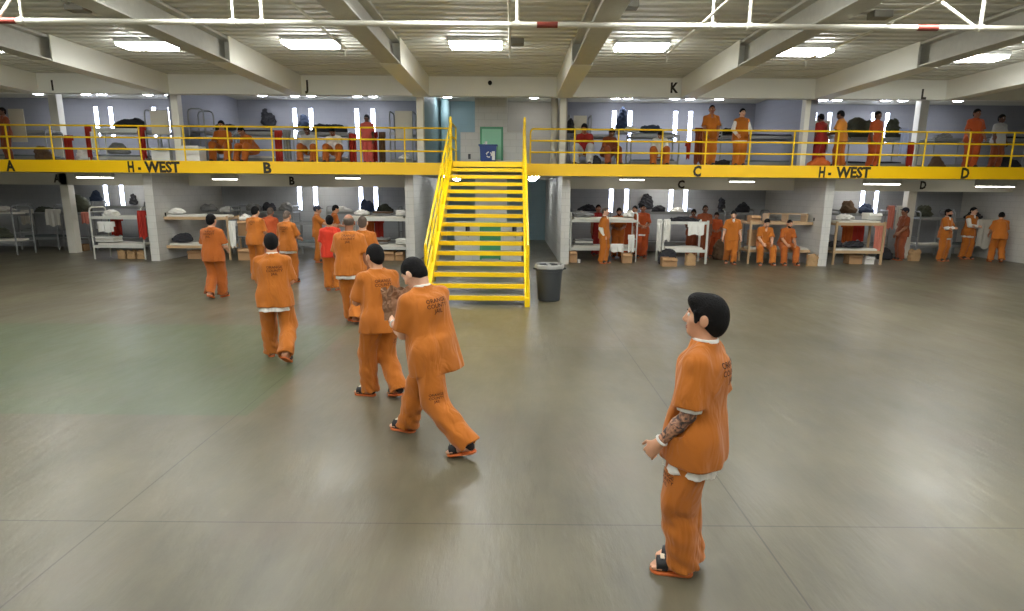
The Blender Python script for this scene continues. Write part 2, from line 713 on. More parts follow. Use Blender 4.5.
CLO = {'orange': cloth_mat('jail_orange', srgb(184, 104, 24)), 'deep': cloth_mat('deep_orange', srgb(176, 92, 24)),
       'rust': cloth_mat('rust_orange', srgb(178, 76, 28)), 'red': cloth_mat('bright_red', srgb(214, 54, 26)),
       'pinkred': cloth_mat('pinkish_red', srgb(200, 86, 76)), 'white': cloth_mat('white_tee', srgb(232, 228, 220)),
       'brownish': cloth_mat('brown_orange', srgb(140, 70, 36)), 'yellow': cloth_mat('yellow_orange', srgb(206, 130, 44)),
       'crimson': cloth_mat('crimson', srgb(156, 36, 30)), 'greyw': cloth_mat('grey_white_tee', srgb(186, 186, 186))}
SOLE = mat('orange_rubber', srgb(206, 104, 44), .6)
STRAP = mat('black_strap', srgb(30, 28, 30), .6)
SOCK = mat('sock_dark', srgb(40, 34, 34), .9)
EMBLEM = mat('pale_emblem', srgb(214, 204, 180), .6)
BAND = mat('wristband_white', srgb(228, 228, 224), .5)
PRINT = mat('print_ink', srgb(66, 34, 14), .85)


def tattoo_mat():
    m = bpy.data.materials.new('tattooed_skin')
    m.use_nodes = True
    nt = m.node_tree
    b = nt.nodes['Principled BSDF']
    b.inputs['Roughness'].default_value = .5
    tc = nt.nodes.new('ShaderNodeTexCoord')
    n = nt.nodes.new('ShaderNodeTexNoise')
    n.inputs['Scale'].default_value = 22
    n.inputs['Detail'].default_value = 6
    n.inputs['Distortion'].default_value = 1.6
    nt.links.new(tc.outputs['Object'], n.inputs['Vector'])
    r = nt.nodes.new('ShaderNodeValToRGB')
    r.color_ramp.elements[0].position = .40
    r.color_ramp.elements[0].color = srgb(60, 52, 54)
    r.color_ramp.elements[1].position = .62
    r.color_ramp.elements[1].color = srgb(196, 142, 110)
    nt.links.new(n.outputs['Fac'], r.inputs[0])
    nt.links.new(r.outputs[0], b.inputs['Base Color'])
    return m


TATT = tattoo_mat()


def V3(*a):
    return np.array(a, float)


def nrm(v):
    return v / max(np.linalg.norm(v), 1e-9)


def rotv(v, ax, ang):
    ax = nrm(ax)
    c, s = math.cos(ang), math.sin(ang)
    return v * c + np.cross(ax, v) * s + ax * (ax @ v) * (1 - c)


DETAIL = {'near': (.0058, .010), 'mid': (.0085, .013), 'far': (.0115, .017)}
L_TH, L_SH, L_UA, L_FA = .425, .41, .29, .255


def person(loc, head, pose, label, skin='tan', shirt='orange', trousers='orange', hair='short', hairm=None, detail='far',
           scale=1., girth=1., under=(), prints=(), beard=None, tattoo=False, band=None, group=None, seedn=0, sandals=True, vest=False, hem=-.15, name='person'):
    hb, hc = DETAIL[detail]
    p = dict(lean=0, side=0, twist=0, hy=0, hp=0, L=(0, 0, 0, 0), Rr=(0, 0, 0, 0), fL=(0, 0, 0), fR=(0, 0, 0), seat=None, curl=28,
             pronL=0, pronR=0, drop=0)
    p.update(pose)
    Xa, Ya, Za = V3(1, 0, 0), V3(0, 1, 0), V3(0, 0, 1)
    # feet: (x, y, yaw, heel-raise, lift)
    feet = {}
    for key, sg in (('fL', -1), ('fR', 1)):
        f = list(p[key]) + [0] * (5 - len(p[key]))
        x, y, yaw, pit, lift = f
        fd = rotv(Ya, Za, R_(yaw))
        rt = np.cross(fd, Za)
        fd2 = rotv(fd, rt, -R_(pit))
        fu = np.cross(rt, fd2)
        hb_, tb = -fd2 * .055 - fu * .105, fd2 * .19 - fu * .105
        A = V3(x + sg * .095, y, 0)
        A[2] = -min(hb_[2], tb[2]) + lift
        feet[key] = (A, fd2, fu, rt)
    Rt, Fw = Xa, Ya
    px = p.get('px', (feet['fL'][0][0] + feet['fR'][0][0]) / 2)
    py = p.get('py', (feet['fL'][0][1] + feet['fR'][0][1]) / 2)
    if p['seat'] is not None:
        P = V3(px, py, p['seat'])
    else:
        zs = []
        for key, sg in (('fL', -1), ('fR', 1)):
            A = feet[key][0]
            hx = math.hypot(px + sg * .09 - A[0], py - A[1])
            zs.append(A[2] + math.sqrt(max((L_TH + L_SH) ** 2 * .988 - hx * hx, .01)))
        P = V3(px, py, min(zs) - p['drop'])
    S = rotv(rotv(Za, Xa, -R_(p['lean'])), Ya, R_(p['side']))
    tw = R_(p['twist'])
    Rc, Fc = rotv(Xa, S, tw), None
    Rc = nrm(Rc - S * (Rc @ S))
    Fc = np.cross(S, Rc)
    SH = P + S * .50
    NB = P + S * .53
    Nk = nrm(S * .75 + Za * .45)
    HF = rotv(rotv(Fc, S, R_(p['hy'])), Za, 0)
    HF = nrm(HF - Za * (HF @ Za) * .6)
    HR = nrm(np.cross(HF, Za))
    HU = np.cross(HR, HF)
    HF, HU = rotv(HF, HR, -R_(p['hp'])), rotv(HU, HR, -R_(p['hp']))
    HC = NB + Nk * .046 + HU * .106 + HF * .018
    HM = np.stack([HR, HF, HU], 1)
    KH = 1.06
    hp_ = lambda x, y, z: HC + HM @ (V3(x, y, z) * KH)
    # arms
    arms = {}
    for key, sg in (('L', -1), ('Rr', 1)):
        a = list(p[key])
        pi_, ab_, el, ro = (R_(q) for q in a[:4])
        side = Rc * sg
        u = -S * math.cos(pi_) * math.cos(ab_) + Fc * math.sin(pi_) * math.cos(ab_) + side * math.sin(ab_)
        fw = Fc * math.cos(pi_) + S * math.sin(pi_)
        fw = nrm(fw - u * (fw @ u))
        sp = nrm(side - u * (side @ u))
        bd = nrm(fw * math.cos(ro) - sp * math.sin(ro))
        d = u * math.cos(el) + bd * math.sin(el)
        t = bd * math.cos(el) - u * math.sin(el)
        n = -np.cross(d, t) if sg > 0 else np.cross(d, t)
        pr = R_(p['pronR'] if sg > 0 else p['pronL']) * sg
        t, n = rotv(t, d, pr), rotv(n, d, pr)
        sh = SH + side * .168 * (.9 + .1 * girth) - S * .055
        elb = sh + u * L_UA
        wr = elb + d * L_FA
        arms[key] = dict(sh=sh, el=elb, wr=wr, u=u, d=d, t=t, n=n, hand=wr + d * .09)
    legs = {}
    for key, sg in (('fL', -1), ('fR', 1)):
        A, fd, fu, rt = feet[key]
        hip = P + Rt * sg * .09
        v = A - hip
        dist = min(np.linalg.norm(v), (L_TH + L_SH) * .999)
        e = nrm(v)
        ca = (L_TH ** 2 + dist ** 2 - L_SH ** 2) / (2 * L_TH * dist)
        pole = nrm(fd * V3(1, 1, 0) + Za * .001 + (Ya * .4))
        if p['seat'] is not None:
            pole = nrm(Za + Ya * .3 + Xa * sg * p.get('spread', .15))
        pole = nrm(pole - e * (pole @ e))
        kn = hip + e * L_TH * ca + pole * L_TH * math.sqrt(max(1 - ca * ca, 0))
        legs[key] = dict(hip=hip, kn=kn, an=A, fd=fd, fu=fu, rt=rt)
    pts = [NB, HC + HU * .16, HC + HF * .14, HC - HF * .14] + [q for a in arms.values() for q in (a['sh'], a['el'], a['wr'], a['wr'] + a['d'] * .22)] \
        + [q for l in legs.values() for q in (l['hip'], l['kn'], l['an'], l['an'] + l['fd'] * .23 - l['fu'] * .12, l['an'] - l['fd'] * .1 - l['fu'] * .12)]
    lo, hi = np.min(pts, 0), np.max(pts, 0)
    lo, hi = np.minimum(lo - .09, P - .3), np.maximum(hi + .09, P + V3(.3, .3, .3))
    lo[2] = min(q[2] for q in pts) - .03
    hi[2] = max(hi[2], (HC + HU * .16)[2])
    g = girth
    # ---------------- body
    B = F(lo, hi, hb)
    k = .035
    TM = np.stack([Rc, Fc, S], 1)
    B.ell(P + S * .03, (.155 * g, .115 * g, .13), TM, k)
    B.ell(P + S * .18, (.14 * g, .105 * g, .16), TM, k)
    B.ell(P + S * .36, (.16 * g, .108 * g, .17), TM, k)
    B.cone(NB - S * .03, NB + Nk * .085, .066, .061, k)
    for a in arms.values():
        B.cone(NB - S * .02, a['sh'], .05, .055, k)
        B.cone(a['sh'], a['el'], .054 * (.5 + .5 * g), .041, k)
        mid = a['el'] + a['d'] * .09
        B.cone(a['el'], mid, .04, .043, .02)
        B.cone(mid, a['wr'], .042, .027, .02)
        w, d, t, n = a['wr'], a['d'], a['t'], a['n']
        HMt = np.stack([t, n, d], 1)
        B.ell(w + d * .052, (.041, .017, .058), HMt, .02)
        B.cone(w, w + d * .03, .026, .024, .02)
        c1, c2 = R_(p['curl']), R_(p['curl'] * 1.5)
        fr = max(.0082, hb * .72)
        sp_ = .0205 if hb < .008 else .0225
        for i, ln in enumerate((.072, .08, .075, .058)):
            o = (1.5 - i) * sp_
            b0 = w + d * .092 + t * o
            dd = nrm(d * math.cos(c1) + n * math.sin(c1) + t * (1.5 - i) * .05)
            b1 = b0 + dd * ln * .5
            d3 = nrm(d * math.cos(c1 + c2) + n * math.sin(c1 + c2))
            b2 = b1 + d3 * ln * .5
            B.cone(w + d * .06 + t * o * .8, b0, fr * 1.05, fr * 1.05, .008)
            B.cone(b0, b1, fr * 1.05, fr, .004)
            B.cone(b1, b2, fr, fr * .85, .004)
        th0 = w + d * .03 + t * .025
        th1 = th0 + nrm(t * .75 + d * .75 + n * .25) * .045
        th2 = th1 + nrm(d + t * .2 + n * .35) * .036
        B.cone(th0, th1, fr * 1.5, fr * 1.2, .012)
        B.cone(th1, th2, fr * 1.2, fr * .95, .004)
    for l in legs.values():
        B.cone(l['hip'], l['kn'], .085 * g, .057, k)
        e = nrm(l['an'] - l['kn'])
        B.cone(l['kn'], l['kn'] + e * .13, .055, .058, .02)
        B.cone(l['kn'] + e * .13, l['an'], .057, .038, .02)
        A, fd, fu, rt = l['an'], l['fd'], l['fu'], l['rt']
        B.cone(A, A - fd * .035 - fu * .05, .037, .033, .02)
        B.cone(A - fu * .01, A + fd * .11 - fu * .052, .036, .027, .02)
        for q, r in ((-.022, .024), (.022, .022)):
            B.cone(A - fd * .03 - fu * .055, A + fd * .12 + rt * q - fu * .062, .028, r, .02)
        for i in range(5):
            q = (i - 2) * .0165
            B.cone(A + fd * .115 + rt * q - fu * .066, A + fd * (.178 - abs(i - 1.4) * .01) + rt * q * 1.1 - fu * .07, .013, .0105, .006)
    # head
    B.ell(hp_(0, -.012, .025), (0.0795, 0.1018, 0.0996), HM, .02)
    B.ell(hp_(0, .028, -.035), (0.0647, 0.0678, 0.0869), HM, .03)
    B.ell(hp_(0, .052, -.088), (0.0382, 0.0360, 0.0297), HM, .025)
    B.cone(hp_(-.036, .08, .03), hp_(.036, .08, .03), .012, .012, .015)
    B.ell(hp_(-.045, .052, -.022), (0.0233, 0.0254, 0.0254), HM, .02)
    B.ell(hp_(.045, .052, -.022), (0.0233, 0.0254, 0.0254), HM, .02)
    for sg in (-1, 1):
        B.ell(hp_(sg * .031, .1, .007), (0.0180, 0.0170, 0.0127), HM, .012, sub=True)
        B.ell(hp_(sg * .083, -.008, -.008), (0.0127, 0.0254, 0.0360), HM, .006)
    B.cone(hp_(0, .088, .016), hp_(0, .108, -.028), .009, .0125, .01)
    B.ell(hp_(0, .098, -.034), (0.0180, 0.0138, 0.0106), HM, .008)
    B.ell(hp_(0, .086, -.062), (0.0254, 0.0127, 0.0069), HM, .005)
    B.ell(hp_(0, .084, -.073), (0.0212, 0.0127, 0.0069), HM, .005)
    sm = SKIN[skin]
    mats = [sm, LIP] + ([TATT] if tattoo else [])

    def matfn(c):
        q = (c - HC) @ HM
        out = ((np.abs(q[:, 0]) < .024) & (q[:, 1] > .085) & (q[:, 2] < -.056) & (q[:, 2] > -.08)).astype(int)
        if tattoo:
            a = arms['L']
            w = (c - a['el']) @ a['d']
            rr = np.linalg.norm((c - a['el']) - w[:, None] * a['d'], axis=1)
            out[(w > -.04) & (w < L_FA * .93) & (rr < .075)] = 2
        return out
    body = link(name, B.mesh(name, mats, matfn))
    body.location = loc
    body.rotation_euler = (0, 0, R_(head))
    body.scale = (scale,) * 3
    tag(body, label, 'person', group)
    # ---------------- hair, brows, eyes
    if hair:
        H = F(HC - .19, HC + .19, max(hb, .006) if detail != 'far' else .011)
        n = HM @ nrm(V3(0, .16, -.165))
        ax = {'short': (.085, .106, .107), 'full': (.084, .105, .108), 'buzz': (.0785, .0995, .098), 'bald': (.0785, .0995, .097), 'cap': (.089, .112, .106)}[hair]
        ax = tuple(q * KH for q in ax)
        H.ell(hp_(0, -.014, .024), ax, HM, 0)
        if hair in ('short', 'full', 'buzz'):
            H.ell(hp_(0, -.05, -.03), (.066 * KH, .058 * KH, .07 * KH), HM, .03)
        if hair == 'full':
            H.ell(hp_(0, .055, .085), (.068, .052, .044), HM, .03)
            H.ell(hp_(0, -.062, -.01), (.076, .058, .088), HM, .03)
        off = {'short': (0, .082, .062), 'full': (0, .098, .06), 'buzz': (0, .08, .068), 'bald': (0, .06, -.03), 'cap': (0, .10, .05)}[hair]
        H.clip(n, hp_(*off))
        if hair == 'bald':
            H.clip(HU, hp_(0, 0, .06))
        if hair == 'full':
            for sg in (-1, 1):
                H.cone(hp_(sg * .07, .04, .03), hp_(sg * .073, .035, -.02), .014, .01, .008)
        if hair == 'cap':
            H.ell(hp_(0, .12, .055), (.06, .05, .008), HM, .008)
        hm = hairm or HAIRM
        link('cap' if hair == 'cap' else 'hair', H.mesh('hair', [CAPM if hair == 'cap' else hm]), body)
        hm2 = hm
    else:
        hm2 = hairm or HAIRM
    for sg in (-1, 1):
        e = MB()
        c = Vector(hp_(sg * .031, .079, .007))
        q = Matrix(HM.tolist())
        e.use(EYEW)
        ringn = 10
        b0 = len(e.v)
        prof = [(0.0, .0125), (.0045, .0117), (.009, .0088), (.0122, .002), (.0122, -.004)]
        for ri, (r, dd) in enumerate(prof):
            for kk in range(ringn):
                an = 2 * math.pi * kk / ringn
                e.v.append(tuple(c + q @ Vector((r * math.cos(an), dd, r * math.sin(an)))))
        for ri in range(len(prof) - 1):
            for kk in range(ringn):
                k2 = (kk + 1) % ringn
                e.f.append((b0 + ri * ringn + kk, b0 + ri * ringn + k2, b0 + (ri + 1) * ringn + k2, b0 + (ri + 1) * ringn + kk))
                e.use(EYED if ri == 0 else EYEW)
                e.mi.append(e.cur)
        e.build('eye', None, body, smooth=True)
        w = MB()
        w.tube([hp_(sg * .012, .094, .026), hp_(sg * .03, .093, .032), hp_(sg * .05, .077, .027)], [.004, .0045, .0025], 6)
        w.build('eyebrow', hm2, body, smooth=True)
    if beard:
        H = F(HC - .15, HC + .13, .007 if detail != 'far' else .009)
        if beard == 'full':
            H.ell(hp_(0, .03, -.05), (.066, .069, .085), HM, .0)
            H.ell(hp_(0, .055, -.095), (.04, .04, .034), HM, .02)
            H.clip(HM @ nrm(V3(0, .25, 1.)), hp_(0, .09, -.05))
            H.clip(HM @ V3(0, -1, 0), hp_(0, .0, 0))
            H.ell(hp_(0, .1, -.066), (.02, .02, .008), HM, .0, sub=True)
        else:
            H.cone(hp_(-.026, .088, -.058), hp_(0, .1, -.049), .005, .0065, .003)
            H.cone(hp_(.026, .088, -.058), hp_(0, .1, -.049), .005, .0065, .003)
        link('beard' if beard == 'full' else 'moustache', H.mesh('beard', [hm2]), body)
    # ---------------- shirt
    r_ = random.Random(seedn * 13 + 5)
    ph = [r_.uniform(0, 6.28) for _ in range(6)]
    hem = hem if p['seat'] is None else -.02
    T = F(np.minimum(lo, P - .35), np.maximum(hi, P + V3(.3, .3, .6)), hc)
    Sd = nrm(S * .55 + Za * .45) if p['seat'] is None else S
    hemP = P + Sd * hem
    T.econe(P + S * .415, hemP, (.178 * g, .122 * g), (.226 * g, .172 * g), Rc, Fc, .05, power=2.3)
    T.ell(P + S * .36 - Fc * .01, (.172 * g, .132 * g, .165), TM, .05)
    for a in arms.values():
        T.cone(NB - S * .022, a['sh'] + S * .004, .061, .066, .04)
        se = a['sh'] + a['u'] * L_UA * .86
        if vest:
            T.cone(a['sh'], a['sh'] + a['u'] * .03, .066, .066, .035)
            continue
        T.cone(a['sh'], se, .064, .092 * (.6 + .4 * g), .04, flat=True)
    if p['seat'] is None:
        T.econe(P + S * .1, P - Za * .12, (.182 * g, .145 * g), (.203 * g, .158 * g), Rc, Fc, .04, flat=False)
        for key, l in legs.items():
            sg = -1 if key == 'fL' else 1
            kk = l['hip'] + (l['kn'] - l['hip']) * .36
            T.cone(l['hip'] + Rt * sg * .012, kk, .127 * g, .12 * g, .05)
    amp = .0046 if detail != 'far' else .0044

    def folds(x, y, z):
        dz = np.clip((P[2] + .42 - z) / .5, 0, 1)
        return amp * (np.sin(x * 31 + z * 7 + ph[0]) * np.sin(y * 27 + ph[1]) * (.4 + 1.5 * dz)
                      + .7 * np.sin(x * 10 - z * 17 + ph[2] + 2 * np.sin(y * 9 + ph[3]))
                      + .9 * np.sin((x + y) * 19 + z * 9 + ph[4]) * (.3 + dz))
    T.disp(folds)
    for a in arms.values():
        if vest:
            continue
        T.cone(a['sh'] + a['u'] * L_UA * .68, a['el'] + a['d'] * .1, .05, .066, 0, sub=True)
    if p['seat'] is None:
        T.clip(-Sd, hemP)
    # neckline
    T.cone(NB - S * .05, NB + Nk * .018, .085, .079, .03, flat=True)
    T.cone(NB + Nk * .006, NB + Nk * .2, .069, .08, .0, sub=True)
    if 'vneck' in under:
        T.ell(NB + Fc * .085 - S * .05, (.034, .05, .075), TM, .0, sub=True)
    sh_o = link('shirt', T.mesh('shirt', [CLO[shirt]]), body)
    # ---------------- undershirt edges
    if set(under) & {'hem', 'collar', 'sleeve', 'long'}:
        Uo = F(np.minimum(lo, P - .35), np.maximum(hi, P + V3(.3, .3, .6)), hc * .85)
        if 'hem' in under:
            Uo.econe(P + S * .1, hemP - Sd * .055, (.185 * g, .14 * g), (.205 * g, .152 * g), Rc, Fc, .0, power=2.3)
            Uo.disp(lambda x, y, z: .006 * np.sin(x * 40 + ph[0]) * np.sin(y * 35 + ph[1]))
        if 'collar' in under or 'vneck' in under:
            Uo.cone(NB - S * .025, NB + Nk * .036, .078, .072, 0, flat=True)
            if 'vneck' in under:
                Uo.ell(NB + Fc * .06 - S * .05, (.05, .04, .08), TM, .0)
        Uo.econe(P + S * .43, P + S * .02, (.145 * g, .09), (.18 * g, .13 * g), Rc, Fc, .0, flat=False)
        Uo.cone(P + S * .4, NB, .05, .055, .0)
        for key, a in arms.items():
            if set(under) & {'sleeve', 'long'}:
                Uo.cone(P + S * .42, a['sh'], .04, .045, .0)
                Uo.cone(a['sh'], a['sh'] + a['u'] * L_UA * .7, .045, .055, .0)
            if 'sleeve' in under:
                se = a['sh'] + a['u'] * L_UA * .93
                Uo.cone(a['sh'] + a['u'] * L_UA * .6, se, .068, .07, 0, flat=True)
            if 'long' in under:
                Uo.cone(a['sh'] + a['u'] * (.0 if vest else .1), a['el'], .07, .06, .0)
                Uo.cone(a['el'], a['wr'] - a['d'] * .01, .06, .046, .02, flat=True)
        link('undershirt', Uo.mesh('undershirt', [CLO['white']]), body)
    # ---------------- trousers
    T2 = F(V3(lo[0], lo[1], lo[2]), V3(hi[0], hi[1], P[2] + .22), hc)
    T2.econe(P + S * .1, P - Za * .06, (.168 * g, .128 * g), (.19 * g, .145 * g), Rt, Fw, .03, flat=False)
    ends = []
    for key, l in legs.items():
        sg = -1 if key == 'fL' else 1
        T2.cone(l['hip'] + Rt * sg * .012, l['kn'], .12 * g, .106 * (.5 + .5 * g), .05)
        e = nrm(l['an'] - l['kn'])
        end = l['an'] + e * .05 - l['fd'] * .012
        T2.cone(l['kn'], l['kn'] + e * .2, .106, .098, .03)
        T2.cone(l['kn'] + e * .2, end, .098, .1, .03, flat=True)
        ends.append((l['an'], e))

    def folds2(x, y, z):
        s1 = np.exp(-np.maximum(z - .06, 0) / .22)
        return (.0046 if detail != 'far' else .0044) * (np.sin(x * 24 + z * 17 + ph[1]) * np.sin(y * 22 + ph[2]) + .6 * np.sin(z * 22 + x * 26 + y * 19 + ph[4])) \
            + .006 * s1 * np.sin(z * 58 + 30 * x - 26 * y + ph[3] + 2 * np.sin(x * 21 + ph[0]))
    T2.disp(folds2)
    for a_, e in ends:
        T2.cone(a_ + e * .015, a_ + e * .14, .066, .09, 0, sub=True)
    tr_o = link('trousers', T2.mesh('trousers', [CLO[trousers]]), body)
    # ---------------- sandals
    if sandals:
        for key, l in legs.items():
            A, fd, fu, rt = l['an'], l['fd'], l['fu'], l['rt']
            c0, c1 = A - fd * .035, A + fd * .13

            def flatcap(x, y, z, c0=c0, fd=fd, fu=fu, rt=rt, r0=.044, r1=.052, zc=-.098, hz=.0105):
                px_, py_, pz_ = x - c0[0], y - c0[1], z - c0[2]
                a_ = px_ * fd[0] + py_ * fd[1] + pz_ * fd[2]
                s_ = px_ * rt[0] + py_ * rt[1] + pz_ * rt[2]
                w_ = px_ * fu[0] + py_ * fu[1] + pz_ * fu[2]
                t_ = np.clip(a_ / .165, 0, 1)
                d_ = np.sqrt((a_ - .165 * t_) ** 2 + s_ ** 2) - (r0 + (r1 - r0) * t_)
                return np.maximum(d_, np.abs(w_ - zc) - hz)
            hs = .006 if detail == 'near' else .009
            allp = np.stack([A - fd * .1 - fu * .13, A + fd * .21 - fu * .13, A - fd * .1 + fu * .03, A + fd * .21 + fu * .03])
            Sn = F(allp.min(0) - .075, allp.max(0) + .075, hs)
            Sn.put(flatcap, allp.min(0) - .07, allp.max(0) + .07, 0)
            so = link('sandal', Sn.mesh('sandal', [SOLE]), body)
            Sp = F(allp.min(0) - .075, allp.max(0) + .075, hs)
            Sp.cone(A + fd * .06 - fu * .045, A + fd * .15 - fu * .058, .05, .047, 0)
            Sp.clip(-fd, A + fd * .075)
            Sp.clip(fd, A + fd * .145)
            Sp.clip(-fu, A - fu * .097)
            link('strap', Sp.mesh('strap', [STRAP]), so)
            if detail == 'near':
                em = MB()
                cc = A + fd * .11 - fu * .0
                Rm = Matrix(np.stack([rt, fd, fu], 1).tolist())
                em.box(cc - fu * .004, (.05, .026, .006), Rm)
                em.build('emblem', EMBLEM, so, bevel=.002)
                Sk = F(A - .12, A + .12, hs)
                e = nrm(A - l['kn'])
                Sk.cone(A - e * .08, A, .046, .044, 0)
                Sk.cone(A, A - fd * .035 - fu * .05, .044, .039, .02)
                Sk.cone(A, A + fd * .06 - fu * .035, .042, .04, .02)
                Sk.clip(fd, A + fd * .07)
                link('sock', Sk.mesh('sock', [SOCK]), body)
    if band:
        a = arms[band]
        w = MB()
        c, d = Vector(a['wr'] - a['d'] * .025), Vector(a['d'])
        u = Vector(a['t'])
        v = d.cross(u)
        pth = [c + (u * math.cos(q * math.pi / 8) + v * math.sin(q * math.pi / 8)) * .033 for q in range(17)]
        w.tube(pth, .008, 8)
        w.build('wristband', BAND, body, smooth=True)
    # ---------------- printed lettering
    for kind, size, du, dv, *cu_ in prints:
        txt = 'ORANGE\nCOUNTY\nJAIL'
        v, f = text_mesh(txt, size, .012)
        if kind == 'back':
            o, right, up, cast, tgt = P + S * (.40 + dv) + Rc * du, Rc, S, Fc, sh_o
        else:
            l = legs['fL' if kind == 'thighL' else 'fR']
            sg = -1 if kind == 'thighL' else 1
            up = nrm(l['hip'] - l['kn'])
            cast = nrm(-(Rt * sg * (cu_[0] if cu_ else .75) + Fw * du))
            cast = nrm(cast - up * (cast @ up))
            right = np.cross(cast, up)
            o, tgt = l['hip'] * (.5 - dv) + l['kn'] * (.5 + dv), tr_o
        me = tgt.data
        bv = BVHTree.FromPolygons([q.co for q in me.vertices], [tuple(q.vertices) for q in me.polygons])
        co, okv = [], []
        for x, y, _ in v:
            q = o + right * x + up * y
            h_, nn, _i, _d = bv.ray_cast(Vector(q - cast * .6), Vector(cast), .9)
            if h_ is None:
                co.append(tuple(q))
                okv.append(False)
            else:
                co.append(tuple(h_ + nn * .004))
                okv.append(True)
        f2 = [q for q in f if all(okv[i] for i in q)]
        if f2:
            pm = bpy.data.meshes.new('print')
            pm.from_pydata(co, [], f2)
            pm.materials.append(PRINT)
            link('back_lettering' if kind == 'back' else 'leg_lettering', pm, body)
    mw = Matrix.Translation(Vector(loc)) @ Matrix.Rotation(R_(head), 4, 'Z') @ Matrix.Scale(scale, 4)
    J = {k2: mw @ Vector(a['hand']) for k2, a in (('L', arms['L']), ('R', arms['Rr']))}
    J['body'] = body
    return J
# ------------------------------------------------------------------ room
DECK = 17.7        # front face of the mezzanine edge
WF = 18.2          # front ends of the partitions
BACK = 22.5        # dormitory back wall
ZC, ZD = 5.42, 3.0
XL, XR, YB = -20.5, 20.5, -4.0


def slab(name, x0, x1, y0, y1, z0, z1, m, bevel=0.):
    return struct(MB().span(x0, x1, y0, y1, z0, z1).build(name, m, bevel=bevel))


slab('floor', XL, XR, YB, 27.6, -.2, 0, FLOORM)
slab('wall_left', XL - .2, XL, YB, 27.6, 0, 5.8, BLK)
slab('wall_right', XR, XR + .2, YB, 27.6, 0, 5.8, BLK)
slab('wall_front', XL, XR, YB - .2, YB, 0, 5.8, BLK)
slab('floor_mezzanine', XL, XR, DECK + .02, 27.6, ZD - .3, ZD, SLAB)
# corrugated roof deck: ribs run across the hall
mb = MB()
prof = []
y = YB
while y < 27.6:
    prof += [(y, ZC), (y + .15, ZC), (y + .19, ZC + .075), (y + .27, ZC + .075)]
    y += .31
for (ya, za), (yb, zb) in zip(prof, prof[1:]):
    mb.quad([(XL, ya, za), (XR, ya, za), (XR, yb, zb), (XL, yb, zb)])
for i in range(len(mb.f)):
    pass
mb.quad([(XL, YB, ZC + .3), (XR, YB, ZC + .3), (XR, 27.6, ZC + .3), (XL, 27.6, ZC + .3)])
struct(mb.build('ceiling', DECKP, fix=False))

# back walls with slit windows -----------------------------------------------
PAIRS_UP = [(-15.32, -14.78), (-13.2, -12.6), (-8.03, -7.43), (-5.75, -5.16), (3.7, 4.28), (5.95, 6.5), (11.05, 11.6), (13.2, 13.72)]
PAIRS_LO = [(-15.32, -14.72), (-8.03, -7.43), (-5.72, -5.16), (3.7, 4.28), (5.95, 6.5), (13.16, 13.68)]
SW = .165


def back_wall(name, x0, x1, z0, z1, wins, wz0, wz1, m):
    "wall with real slit openings"
    mb = MB()
    xs = sorted(w for p in wins for w in p if x0 < w < x1)
    cur = x0
    for w in xs:
        mb.span(cur, w - SW / 2, BACK, BACK + .3, z0, z1)
        mb.span(w - SW / 2, w + SW / 2, BACK, BACK + .3, z0, wz0)
        if wz1 < z1:
            mb.span(w - SW / 2, w + SW / 2, BACK, BACK + .3, wz1, z1)
        cur = w + SW / 2
    mb.span(cur, x1, BACK, BACK + .3, z0, z1)
    struct(mb.build(name, m, fix=False))
    return xs


nwin = 0
for bay in range(4):
    for lev in (0, 1):
        x0, x1 = (((XL, -11.0), (-11.0, -3.1), (1.6, 9.6), (9.6, XR)), ((XL, -10.2), (-10.2, -2.8), (1.5, 8.95), (8.95, XR)))[lev][bay]
        z0, z1 = ((0, ZD - .3), (ZD, ZC))[lev]
        wz = ((1.45, 2.5), (4.02, 5.14))[lev]
        xs = back_wall('wall_back_' + ('lower', 'upper')[lev], x0, x1, z0, z1, (PAIRS_LO, PAIRS_UP)[lev], wz[0], wz[1], (BLKG, BLKU)[lev])
        for w in xs:
            nwin += 1
            wn = MB().span(w - SW / 2 - .0, w + SW / 2, BACK + .04, BACK + .07, wz[0], wz[1]).build('window_%d' % nwin, SLIT)
            struct(wn)
            fr = MB()
            for sx in (-1, 1):
                fr.span(w + sx * (SW / 2 - .006) - .006, w + sx * (SW / 2 - .006) + .006, BACK + .01, BACK + .10, wz[0], wz[1])
            for zz in (wz[0], wz[1] - .012):
                fr.span(w - SW / 2, w + SW / 2, BACK + .01, BACK + .10, zz, zz + .012)
            fr.build('window_frame', FIXT, wn)

# partitions (lower and upper), end faces are seen at the front
slab('wall_partition', -11.22, -10.95, WF, BACK, 0, ZD - .3, BLK)
slab('wall_partition', 9.5, 9.76, WF, BACK, 0, ZD - .3, BLK)
slab('wall_partition', -3.28, -3.02, WF, 27.3, 0, ZD - .3, BLK)
slab('wall_partition', 1.49, 1.75, WF, 27.3, 0, ZD - .3, BLK)
slab('wall_partition', 16.9, 17.2, 18.8, BACK, 0, ZD - .3, BLK)
slab('wall_partition_upper', -10.36, -10.1, WF + .25, BACK, ZD, ZC, BLKU)
slab('wall_partition_upper', 8.85, 9.1, WF + .25, BACK, ZD, ZC, BLKU)
slab('wall_partition_upper', -2.92, -2.7, WF + .25, 27.3, ZD, ZC, BLKT)
slab('wall_partition_upper', 1.42, 1.62, WF + .25, 27.3, ZD, ZC, BLKB)
for x0, x1 in ((-10.15, -9.94), (-2.88, -2.67), (1.38, 1.56), (8.63, 8.79)):
    slab('column', x0, x1, WF, WF + .24, ZD, ZC, WHITE, .01)
